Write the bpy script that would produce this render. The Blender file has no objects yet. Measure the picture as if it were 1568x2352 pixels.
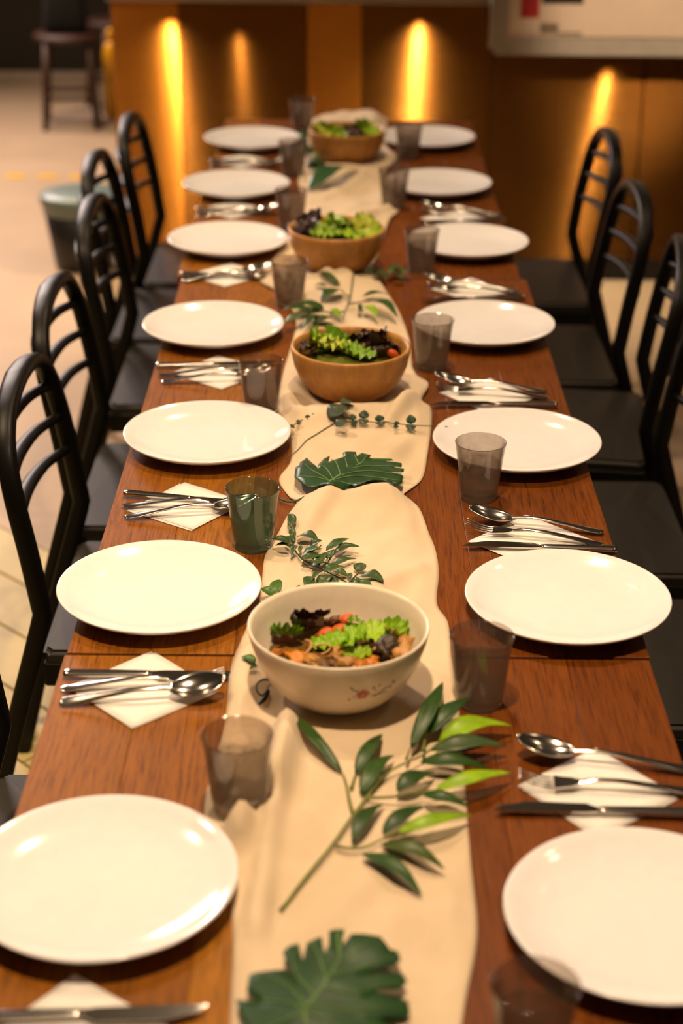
import bpy, bmesh, math, random
from mathutils import Vector, Matrix
PI = math.pi
C = bpy.context.scene.collection
SC = bpy.context.scene

# ---------------------------------------------------------------- camera
cam = bpy.data.cameras.new('camera'); camo = bpy.data.objects.new('camera', cam); C.objects.link(camo)
cam.sensor_fit = 'HORIZONTAL'; cam.sensor_width = 24.0; cam.lens = 3900.0 / 1568.0 * 24.0
cam.clip_start = 0.05; cam.clip_end = 60
pitch = math.atan(1783.0 / 3900.0); roll = math.radians(0.5)
Fw = Vector((0, math.cos(pitch), -math.sin(pitch))); R0 = Vector((1, 0, 0)); U0 = R0.cross(Fw)
Rt = R0 * math.cos(roll) + U0 * math.sin(roll); Up = U0 * math.cos(roll) - R0 * math.sin(roll)
mw = Matrix((Rt, Up, -Fw)).transposed().to_4x4(); mw.translation = (0, 0, 1.76)
camo.matrix_world = mw
cam.dof.use_dof = True; cam.dof.focus_distance = 2.32; cam.dof.aperture_fstop = 3.0; cam.dof.aperture_blades = 9
SC.camera = camo

# ---------------------------------------------------------------- world, lights, exposure
W = bpy.data.worlds.new('World'); SC.world = W; W.use_nodes = True
bg = W.node_tree.nodes['Background']; bg.inputs[0].default_value = (1.0, 0.68, 0.42, 1); bg.inputs[1].default_value = 0.016
SC.view_settings.view_transform = 'Standard'; SC.view_settings.look = 'None'
SC.view_settings.gamma = 1.0; SC.view_settings.exposure = 1.15; SC.view_settings.use_curve_mapping = False

def lamp(kind, loc, energy, col, target=None, **kw):
    l = bpy.data.lights.new('light', kind); l.energy = energy; l.color = col
    for k, v in kw.items(): setattr(l, k, v)
    o = bpy.data.objects.new('light', l); C.objects.link(o); o.location = loc
    if target is not None:
        o.rotation_euler = (Vector(target) - Vector(loc)).to_track_quat('-Z', 'Y').to_euler()
    return o
WARM = (1.0, 0.71, 0.44)
# ceiling spots in a row above the table
for (x, y, e) in ((-0.05, 1.25, 80), (0.05, 2.75, 44), (0.0, 4.15, 36)):
    lamp('SPOT', (x, y, 2.75), e, WARM, (x, y - 0.1, 0.75), spot_size=math.radians(95), spot_blend=0.8, shadow_soft_size=0.05)
# two rows of small downlights over the aisles
for (x, y, e) in ((-1.35, 2.7, 60), (-1.5, 4.5, 46), (-1.7, 6.0, 55), (-1.6, 7.4, 62), (1.5, 2.2, 7), (1.5, 4.4, 9), (1.5, 3.3, 6)):
    lamp('SPOT', (x, y, 2.75), e, (1.0, 0.72, 0.44), (x, y, 0), spot_size=math.radians(110), spot_blend=0.9, shadow_soft_size=0.04)
# whiter light from the open side of the room at the far left
lamp('AREA', (-2.7, 8.4, 2.55), 70, (1.0, 0.80, 0.72), (-0.6, 3.2, 0.8), shape='RECTANGLE', size=1.5, size_y=0.9)
# unseen spot added to brighten the notice board
lamp('SPOT', (1.5, 4.0, 2.7), 130, (1.0, 0.76, 0.52), (1.05, 5.76, 1.12), spot_size=math.radians(21), spot_blend=0.6, shadow_soft_size=0.05)
# downlights and an added faint lamp under the top, close to the metal front
for (x, z, e) in ((-0.593, .935, 6.5), (0.25, .935, 17), (0.90, .785, 6.5), (-0.362, .90, 1.7)):  # the faint last one is added to draw a dim streak
    lamp('SPOT', (x, 5.77, z), e, (1.0, 0.80, 0.50), (x, 5.80, 0), spot_size=math.radians(120), spot_blend=0.7, shadow_soft_size=0.012)

# ---------------------------------------------------------------- helpers
def tag(o, label=None, cat=None, group=None, kind=None):
    if label: o['label'] = label
    if cat: o['category'] = cat
    if group: o['group'] = group
    if kind: o['kind'] = kind
    return o
def empty(name, loc=(0, 0, 0), rz=0.0):
    o = bpy.data.objects.new(name, None); C.objects.link(o); o.location = loc; o.rotation_euler = (0, 0, rz)
    o.empty_display_size = 0.02
    return o
def obj(name, bm, m, parent=None, smooth=True, loc=None):
    me = bpy.data.meshes.new(name)
    bmesh.ops.recalc_face_normals(bm, faces=bm.faces)
    bm.to_mesh(me); bm.free()
    if smooth:
        for p in me.polygons: p.use_smooth = True
    return obj_me(name, me, m, parent, loc)
def obj_me(name, me, m, parent=None, loc=None):
    if m is not None and not me.materials: me.materials.append(m)
    o = bpy.data.objects.new(name, me); C.objects.link(o)
    if parent is not None: o.parent = parent
    if loc is not None: o.location = loc
    return o
def dup(root, loc, rz=0.0, parent=None):
    r = root.copy(); C.objects.link(r); r.location = loc; r.rotation_euler = (0, 0, rz)
    for ch in list(root.children):
        c = ch.copy(); C.objects.link(c); c.parent = r
        for g in list(ch.children):
            d = g.copy(); C.objects.link(d); d.parent = c
    return r
def smooth_angle(o, deg=35):
    a = math.radians(deg)
    try: o.data.set_sharp_from_angle(angle=a)
    except Exception: pass
def box(bm, x0, x1, y0, y1, z0, z1, bev=0.0, seg=2):
    r = bmesh.ops.create_cube(bm, size=1.0)
    vs = r['verts']
    for v in vs:
        v.co = Vector((x0 + (v.co.x + .5) * (x1 - x0), y0 + (v.co.y + .5) * (y1 - y0), z0 + (v.co.z + .5) * (z1 - z0)))
    if bev > 0:
        es = list({e for v in vs for e in v.link_edges})
        bmesh.ops.bevel(bm, geom=es, offset=bev, segments=seg, profile=0.5, affect='EDGES')
def boxbm(*a, **k):
    bm = bmesh.new(); box(bm, *a, **k); return bm
def lathe(bm, prof, seg=48, close=False):
    rings = []
    for r, z in prof:
        if r < 1e-6: rings.append([bm.verts.new((0, 0, z))])
        else: rings.append([bm.verts.new((r * math.cos(2 * PI * i / seg), r * math.sin(2 * PI * i / seg), z)) for i in range(seg)])
    for a, b in zip(rings[:-1], rings[1:]):
        for i in range(seg):
            j = (i + 1) % seg
            if len(a) == 1 and len(b) == 1: continue
            if len(a) == 1: bm.faces.new((a[0], b[j], b[i]))
            elif len(b) == 1: bm.faces.new((a[i], a[j], b[0]))
            else: bm.faces.new((a[i], a[j], b[j], b[i]))
    return bm
def catmull(pts, n=6):
    P = [Vector(p) for p in pts]
    if len(P) < 3: return [P[0].lerp(P[-1], k / n) for k in range(n + 1)]
    out = []
    for i in range(len(P) - 1):
        p1, p2 = P[i], P[i + 1]
        p0 = P[i - 1] if i > 0 else p1 * 2 - p2
        p3 = P[i + 2] if i + 2 < len(P) else p2 * 2 - p1
        for k in range(n):
            t = k / n
            out.append(0.5 * ((2 * p1) + (p2 - p0) * t + (2 * p0 - 5 * p1 + 4 * p2 - p3) * t * t + (3 * p1 - p0 - 3 * p2 + p3) * t ** 3))
    out.append(P[-1]); return out
def sweep(bm, pts, half, ref, seg=8, power=2.0, cap=True):
    """half(t) -> (half size along side, half size along normal); ref: direction the side axis should stay close to"""
    pts = [Vector(p) for p in pts]; n = len(pts); rings = []
    for i, p in enumerate(pts):
        T = (pts[min(i + 1, n - 1)] - pts[max(i - 1, 0)]).normalized()
        rf = Vector(ref(i / (n - 1))) if callable(ref) else Vector(ref)
        S = rf - T * rf.dot(T)
        if S.length < 1e-4: S = T.orthogonal()
        S.normalize(); N = T.cross(S)
        a, b = half(i / (n - 1)) if callable(half) else half
        ring = []
        for k in range(seg):
            th = 2 * PI * (k + .5) / seg
            c, s = math.cos(th), math.sin(th)
            e = 2.0 / power
            ring.append(bm.verts.new(p + S * a * math.copysign(abs(c) ** e, c) + N * b * math.copysign(abs(s) ** e, s)))
        rings.append(ring)
    for a, b in zip(rings[:-1], rings[1:]):
        for k in range(seg):
            j = (k + 1) % seg
            bm.faces.new((a[k], a[j], b[j], b[k]))
    if cap:
        bm.faces.new(rings[0][::-1]); bm.faces.new(rings[-1])
    return bm
def interp(tab, t):
    if t <= tab[0][0]: return tab[0][1]
    for (a, x), (b, y) in zip(tab[:-1], tab[1:]):
        if t <= b:
            u = (t - a) / (b - a); u = u * u * (3 - 2 * u); return x + (y - x) * u
    return tab[-1][1]

# ---------------------------------------------------------------- materials
def new_mat(name):
    m = bpy.data.materials.new(name); m.use_nodes = True
    nt = m.node_tree; p = nt.nodes['Principled BSDF']
    return m, nt, p
def nd(nt, typ, **kw):
    n = nt.nodes.new(typ)
    for k, v in kw.items(): setattr(n, k, v)
    return n
def ramp(nt, stops):
    r = nd(nt, 'ShaderNodeValToRGB'); cr = r.color_ramp
    while len(cr.elements) < len(stops): cr.elements.new(0.5)
    for e, (p, c) in zip(cr.elements, stops): e.position = p; e.color = (c[0], c[1], c[2], 1)
    return r
def coords(nt, scale=(1, 1, 1), kind='Object', rot=(0, 0, 0)):
    t = nd(nt, 'ShaderNodeTexCoord'); m = nd(nt, 'ShaderNodeMapping'); m.inputs['Scale'].default_value = scale
    m.inputs['Rotation'].default_value = rot
    nt.links.new(t.outputs[kind], m.inputs[0]); return m.outputs[0]
def noise(nt, vec, scale=5, detail=4, rough=0.55, dist=0.0):
    n = nd(nt, 'ShaderNodeTexNoise'); n.inputs['Scale'].default_value = scale; n.inputs['Detail'].default_value = detail
    n.inputs['Roughness'].default_value = rough; n.inputs['Distortion'].default_value = dist
    nt.links.new(vec, n.inputs['Vector']); return n.outputs[0]
def bump(nt, p, h, strength=0.2, dist=0.002):
    b = nd(nt, 'ShaderNodeBump'); b.inputs['Strength'].default_value = strength; b.inputs['Distance'].default_value = dist
    nt.links.new(h, b.inputs['Height']); nt.links.new(b.outputs[0], p.inputs['Normal'])
def simple(name, col, rough=0.5, metal=0.0, var=0.12, scale=20, bmp=0.0, spec=0.5, stretch=(1, 1, 1), coat=0.0):
    m, nt, p = new_mat(name)
    v = noise(nt, coords(nt, stretch), scale)
    r = ramp(nt, [(0.3, [c * (1 - var) for c in col]), (0.7, [min(1, c * (1 + var)) for c in col])])
    nt.links.new(v, r.inputs[0]); nt.links.new(r.outputs[0], p.inputs['Base Color'])
    p.inputs['Roughness'].default_value = rough; p.inputs['Metallic'].default_value = metal
    p.inputs['Specular IOR Level'].default_value = spec
    if coat: p.inputs['Coat Weight'].default_value = coat; p.inputs['Coat Roughness'].default_value = 0.15
    if bmp: bump(nt, p, v, bmp)
    return m
def mixcol(nt, a, b, fac=None, mode='MULTIPLY', f=1.0):
    x = nd(nt, 'ShaderNodeMix', data_type='RGBA', blend_type=mode)
    if fac is None: x.inputs[0].default_value = f
    else: nt.links.new(fac, x.inputs[0])
    for s, i in ((a, 6), (b, 7)):
        if isinstance(s, (tuple, list)): x.inputs[i].default_value = (*s[:3], 1)
        else: nt.links.new(s, x.inputs[i])
    return x.outputs[2]
M = {}
# table wood: oak staves, stave tone and painted left-side sheen through the object colour
m, nt, p = new_mat('table_wood'); M['wood'] = m
oi = nd(nt, 'ShaderNodeObjectInfo')
mp = coords(nt, (1, 1, 1)); ad = nd(nt, 'ShaderNodeVectorMath', operation='ADD')
cmb = nd(nt, 'ShaderNodeVectorMath', operation='SCALE'); cmb.inputs['Scale'].default_value = 7.3
nt.links.new(oi.outputs['Color'], cmb.inputs[0]); nt.links.new(mp, ad.inputs[0]); nt.links.new(cmb.outputs[0], ad.inputs[1])
ms = nd(nt, 'ShaderNodeMapping'); ms.inputs['Scale'].default_value = (1, 0.05, 1); nt.links.new(ad.outputs[0], ms.inputs[0])
g1 = noise(nt, ms.outputs[0], 330, 5, 0.7, 0.2)
ms2 = nd(nt, 'ShaderNodeMapping'); ms2.inputs['Scale'].default_value = (1, 0.12, 1); nt.links.new(ad.outputs[0], ms2.inputs[0])
g2 = noise(nt, ms2.outputs[0], 14, 3, 0.5, 0.4)
r1 = ramp(nt, [(0.32, (0.40, 0.34, 0.30)), (0.5, (0.9, 0.88, 0.86)), (0.75, (1.18, 1.16, 1.1))]); nt.links.new(g1, r1.inputs[0])
r2 = ramp(nt, [(0.25, (0.84, 0.82, 0.78)), (0.75, (1.12, 1.12, 1.12))]); nt.links.new(g2, r2.inputs[0])
c = mixcol(nt, oi.outputs['Color'], r1.outputs[0]); c = mixcol(nt, c, r2.outputs[0])
nt.links.new(c, p.inputs['Base Color']); p.inputs['Roughness'].default_value = 0.42
p.inputs['Specular IOR Level'].default_value = 0.25
bump(nt, p, g1, 0.25, 0.0006)
# linen runner
m, nt, p = new_mat('linen'); M['linen'] = m
mp = coords(nt)
wv = nd(nt, 'ShaderNodeTexWave', bands_direction='X'); wv.inputs['Scale'].default_value = 420; wv.inputs['Distortion'].default_value = 1.5; nt.links.new(mp, wv.inputs[0])
wv2 = nd(nt, 'ShaderNodeTexWave', bands_direction='Y'); wv2.inputs['Scale'].default_value = 420; wv2.inputs['Distortion'].default_value = 1.5; nt.links.new(mp, wv2.inputs[0])
mm = nd(nt, 'ShaderNodeMath', operation='ADD'); nt.links.new(wv.outputs[1], mm.inputs[0]); nt.links.new(wv2.outputs[1], mm.inputs[1])
nz = noise(nt, mp, 9, 5)
r = ramp(nt, [(0.3, (0.62, 0.49, 0.33)), (0.7, (0.72, 0.58, 0.41))]); nt.links.new(nz, r.inputs[0]); nt.links.new(r.outputs[0], p.inputs['Base Color'])
p.inputs['Roughness'].default_value = 0.9; p.inputs['Sheen Weight'].default_value = 0.15; p.inputs['Specular IOR Level'].default_value = 0.2
bump(nt, p, mm.outputs[0], 0.12, 0.0005)
M['plate'] = simple('glazed_white_ceramic', (0.84, 0.825, 0.845), 0.12, var=0.02, scale=60, spec=0.5)
M['cream'] = simple('cream_stoneware', (0.80, 0.70, 0.55), 0.3, var=0.03, scale=90)
m, nt, p = new_mat('bamboo_bowl'); M['bamboo'] = m
v1 = noise(nt, coords(nt, (1, 1, 0.2)), 70, 4); v2 = noise(nt, coords(nt, (1, 1, 4)), 9, 3)
r = ramp(nt, [(0.3, (0.42, 0.19, 0.04)), (0.7, (0.62, 0.31, 0.075))]); nt.links.new(v1, r.inputs[0])
r2 = ramp(nt, [(0.3, (0.8, 0.75, 0.7)), (0.7, (1.1, 1.1, 1.05))]); nt.links.new(v2, r2.inputs[0])
nt.links.new(mixcol(nt, r.outputs[0], r2.outputs[0]), p.inputs['Base Color']); p.inputs['Roughness'].default_value = 0.45
bump(nt, p, v1, 0.1, 0.001)
def glass_mat(name, tint, frost):
    m = bpy.data.materials.new(name); m.use_nodes = True; nt = m.node_tree
    nt.nodes.clear(); out = nd(nt, 'ShaderNodeOutputMaterial')
    tr = nd(nt, 'ShaderNodeBsdfTransparent'); tr.inputs[0].default_value = (*tint, 1)
    # longer path through the wall near the silhouette: darker glass
    lf = nd(nt, 'ShaderNodeLayerWeight'); lf.inputs[0].default_value = 0.5
    p3 = nd(nt, 'ShaderNodeMath', operation='POWER'); p3.inputs[1].default_value = 3.0; nt.links.new(lf.outputs['Facing'], p3.inputs[0])
    nt.links.new(mixcol(nt, tint, [c * .22 for c in tint], p3.outputs[0], 'MIX'), tr.inputs[0])
    gl = nd(nt, 'ShaderNodeBsdfGlossy'); gl.inputs['Roughness'].default_value = 0.06; gl.inputs[0].default_value = (0.9, 0.9, 0.9, 1)
    df = nd(nt, 'ShaderNodeBsdfDiffuse'); df.inputs[0].default_value = (*frost, 1)
    tl = nd(nt, 'ShaderNodeBsdfTranslucent'); tl.inputs[0].default_value = (*frost, 1)
    fm = nd(nt, 'ShaderNodeMixShader'); fm.inputs[0].default_value = 0.5
    nt.links.new(df.outputs[0], fm.inputs[1]); nt.links.new(tl.outputs[0], fm.inputs[2])
    # condensation mist up to the water line
    tc = nd(nt, 'ShaderNodeTexCoord'); sp = nd(nt, 'ShaderNodeSeparateXYZ'); nt.links.new(tc.outputs['Object'], sp.inputs[0])
    nz = noise(nt, tc.outputs['Object'], 45, 4, 0.6); ma = nd(nt, 'ShaderNodeMath', operation='MULTIPLY_ADD'); ma.inputs[1].default_value = 0.03
    nt.links.new(nz, ma.inputs[0]); nt.links.new(sp.outputs['Z'], ma.inputs[2])
    rp = ramp(nt, [(0.0, (0.40,) * 3), (0.58, (0.36,) * 3), (0.72, (0.15,) * 3), (1.0, (0.09,) * 3)])
    mr = nd(nt, 'ShaderNodeMapRange'); mr.inputs[1].default_value = 0.0; mr.inputs[2].default_value = 0.11
    nt.links.new(ma.outputs[0], mr.inputs[0]); nt.links.new(mr.outputs[0], rp.inputs[0])
    nf = noise(nt, tc.outputs['Object'], 75, 5, 0.75); rf = ramp(nt, [(0.3, (0.35,) * 3), (0.7, (1.6,) * 3)]); nt.links.new(nf, rf.inputs[0])
    fx = mixcol(nt, rp.outputs[0], rf.outputs[0])
    a = nd(nt, 'ShaderNodeMixShader'); nt.links.new(fx, a.inputs[0]); nt.links.new(tr.outputs[0], a.inputs[1]); nt.links.new(fm.outputs[0], a.inputs[2])
    lw = nd(nt, 'ShaderNodeLayerWeight'); lw.inputs[0].default_value = 0.5
    pw = nd(nt, 'ShaderNodeMath', operation='POWER'); pw.inputs[1].default_value = 5.0; nt.links.new(lw.outputs['Facing'], pw.inputs[0])
    fz = nd(nt, 'ShaderNodeMath', operation='MULTIPLY_ADD'); fz.inputs[1].default_value = 0.7; fz.inputs[2].default_value = 0.05; nt.links.new(pw.outputs[0], fz.inputs[0])
    b = nd(nt, 'ShaderNodeMixShader'); nt.links.new(fz.outputs[0], b.inputs[0]); nt.links.new(a.outputs[0], b.inputs[1]); nt.links.new(gl.outputs[0], b.inputs[2])
    nt.links.new(b.outputs[0], out.inputs[0]); return m
M['glass'] = glass_mat('smoky_glass', (0.85, 0.81, 0.77), (0.28, 0.215, 0.17))
M['glass_green'] = glass_mat('green_glass', (0.70, 0.80, 0.71), (0.17, 0.24, 0.17))
m = bpy.data.materials.new('water'); m.use_nodes = True; nt = m.node_tree; nt.nodes.clear(); M['water'] = m
out = nd(nt, 'ShaderNodeOutputMaterial'); tr = nd(nt, 'ShaderNodeBsdfTransparent'); tr.inputs[0].default_value = (0.93, 0.94, 0.93, 1)
gl = nd(nt, 'ShaderNodeBsdfGlossy'); gl.inputs['Roughness'].default_value = 0.02
fr = nd(nt, 'ShaderNodeLayerWeight'); pw = nd(nt, 'ShaderNodeMath', operation='POWER'); pw.inputs[1].default_value = 5.0
nt.links.new(fr.outputs['Facing'], pw.inputs[0]); fz = nd(nt, 'ShaderNodeMath', operation='MULTIPLY_ADD'); fz.inputs[1].default_value = 0.5; fz.inputs[2].default_value = 0.02
nt.links.new(pw.outputs[0], fz.inputs[0]); b = nd(nt, 'ShaderNodeMixShader'); nt.links.new(fz.outputs[0], b.inputs[0]); nt.links.new(tr.outputs[0], b.inputs[1]); nt.links.new(gl.outputs[0], b.inputs[2]); nt.links.new(b.outputs[0], out.inputs[0])
M['steel'] = simple('polished_steel', (0.62, 0.58, 0.54), 0.16, 1.0, 0.05, 40)
M['paper'] = simple('paper_napkin', (0.82, 0.80, 0.77), 0.95, var=0.03, scale=200, bmp=0.1, spec=0.1)
M['black'] = simple('black_lacquered_wood', (0.006, 0.005, 0.0045), 0.42, var=0.3, scale=12, spec=0.18, stretch=(1, 1, .2))
M['seat'] = simple('dark_seat_leather', (0.014, 0.011, 0.0085), 0.5, var=0.15, scale=60, bmp=0.08)
def leafmat(name, rough=0.38, sheen=0.0):
    m, nt, p = new_mat(name); oi = nd(nt, 'ShaderNodeObjectInfo')
    v = noise(nt, coords(nt), 60, 4); r = ramp(nt, [(0.3, (0.72, 0.75, 0.7)), (0.7, (1.2, 1.18, 1.2))]); nt.links.new(v, r.inputs[0])
    nt.links.new(mixcol(nt, oi.outputs['Color'], r.outputs[0]), p.inputs['Base Color'])
    p.inputs['Roughness'].default_value = rough; p.inputs['Specular IOR Level'].default_value = 0.3; bump(nt, p, v, 0.15, 0.0008); return m
M['leaf'] = leafmat('leaf', 0.36)
M['salad'] = leafmat('salad', 0.32)
M['stem'] = leafmat('stem', 0.5)
def metal_panel(name, col, rough, spread):
    m, nt, p = new_mat(name)
    v = noise(nt, coords(nt, (0.06, 1, 3)), 60, 3); r = ramp(nt, [(0.3, [c * .85 for c in col]), (0.7, [c * 1.12 for c in col])])
    nt.links.new(v, r.inputs[0]); nt.links.new(r.outputs[0], p.inputs['Base Color'])
    p.inputs['Metallic'].default_value = 1.0; p.inputs['Roughness'].default_value = rough
    # fine horizontal brush lines: the normal of each hair line leans up or down
    tc = nd(nt, 'ShaderNodeTexCoord'); wn = nd(nt, 'ShaderNodeTexWhiteNoise'); nt.links.new(tc.outputs['Object'], wn.inputs['Vector'])
    mr = nd(nt, 'ShaderNodeMapRange'); mr.inputs[3].default_value = -spread; mr.inputs[4].default_value = spread; nt.links.new(wn.outputs['Value'], mr.inputs[0])
    cz = nd(nt, 'ShaderNodeCombineXYZ'); nt.links.new(mr.outputs[0], cz.inputs[2])
    ge = nd(nt, 'ShaderNodeNewGeometry'); ad = nd(nt, 'ShaderNodeVectorMath', operation='ADD'); nt.links.new(ge.outputs['Normal'], ad.inputs[0]); nt.links.new(cz.outputs[0], ad.inputs[1])
    no = nd(nt, 'ShaderNodeVectorMath', operation='NORMALIZE'); nt.links.new(ad.outputs[0], no.inputs[0]); nt.links.new(no.outputs[0], p.inputs['Normal'])
    return m
M['copper'] = metal_panel('brushed_copper', (0.36, 0.135, 0.02), 0.27, 1.3)
M['dark_metal'] = metal_panel('brushed_dark_metal', (0.11, 0.043, 0.008), 0.26, 1.3)  # brushed metal in a darker base colour than the copper
M['brown'] = metal_panel('brushed_brown_metal', (0.10, 0.040, 0.0075), 0.26, 1.3)
M['kick'] = simple('black_kickboard', (0.008, 0.007, 0.006), 0.5)
M['slab'] = simple('grey_counter_slab', (0.30, 0.24, 0.17), 0.5, var=0.15, scale=90)
M['screed'] = simple('beige_screed', (0.50, 0.36, 0.24), 0.55, var=0.08, scale=3)
m, nt, p = new_mat('floor_plank'); M['plank'] = m
oi = nd(nt, 'ShaderNodeObjectInfo'); v = noise(nt, coords(nt, (0.15, 1, 1), rot=(0, 0, PI / 4)), 30, 4)
r = ramp(nt, [(0.3, (0.54, 0.42, 0.17)), (0.7, (0.62, 0.49, 0.21))]); nt.links.new(v, r.inputs[0]); nt.links.new(r.outputs[0], p.inputs['Base Color']); p.inputs['Roughness'].default_value = 0.5
M['grout'] = simple('dark_joint', (0.14, 0.10, 0.06), 0.9)
M['dark_wall'] = simple('dark_wall_paint', (0.032, 0.027, 0.020), 0.7, var=0.1, scale=4)
M['trim'] = simple('pale_trim', (0.55, 0.45, 0.38), 0.5)
M['yellow'] = simple('yellow_paint', (0.85, 0.40, 0.01), 0.35, var=0.05)
M['bin'] = simple('black_plastic', (0.010, 0.009, 0.009), 0.45)
M['bin_lid'] = simple('blue_grey_plastic', (0.15, 0.21, 0.21), 0.4, var=0.06)
M['stool'] = simple('red_brown_wood', (0.055, 0.020, 0.012), 0.5, var=0.2, stretch=(1, 1, .2))
M['cloth_dark'] = simple('black_fabric', (0.006, 0.005, 0.005), 0.9)
M['tape'] = simple('yellow_floor_tape', (0.78, 0.42, 0.0), 0.6)
M['board'] = simple('grey_board_frame', (0.40, 0.345, 0.28), 0.6, var=0.06, scale=30)
M['board_paper'] = simple('pale_poster_paper', (0.68, 0.52, 0.39), 0.7, var=0.05, scale=8)
M['red'] = simple('red_print', (0.45, 0.02, 0.02), 0.6, var=0.25, scale=60)
M['white_print'] = simple('white_print', (0.76, 0.62, 0.46), 0.6)
M['grey_print'] = simple('grey_print', (0.22, 0.16, 0.11), 0.7)
M['pinkred'] = simple('blossom_red', (0.50, 0.10, 0.06), 0.3, var=0.2, scale=300)
M['twig'] = simple('blossom_twig', (0.14, 0.09, 0.06), 0.3)
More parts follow.
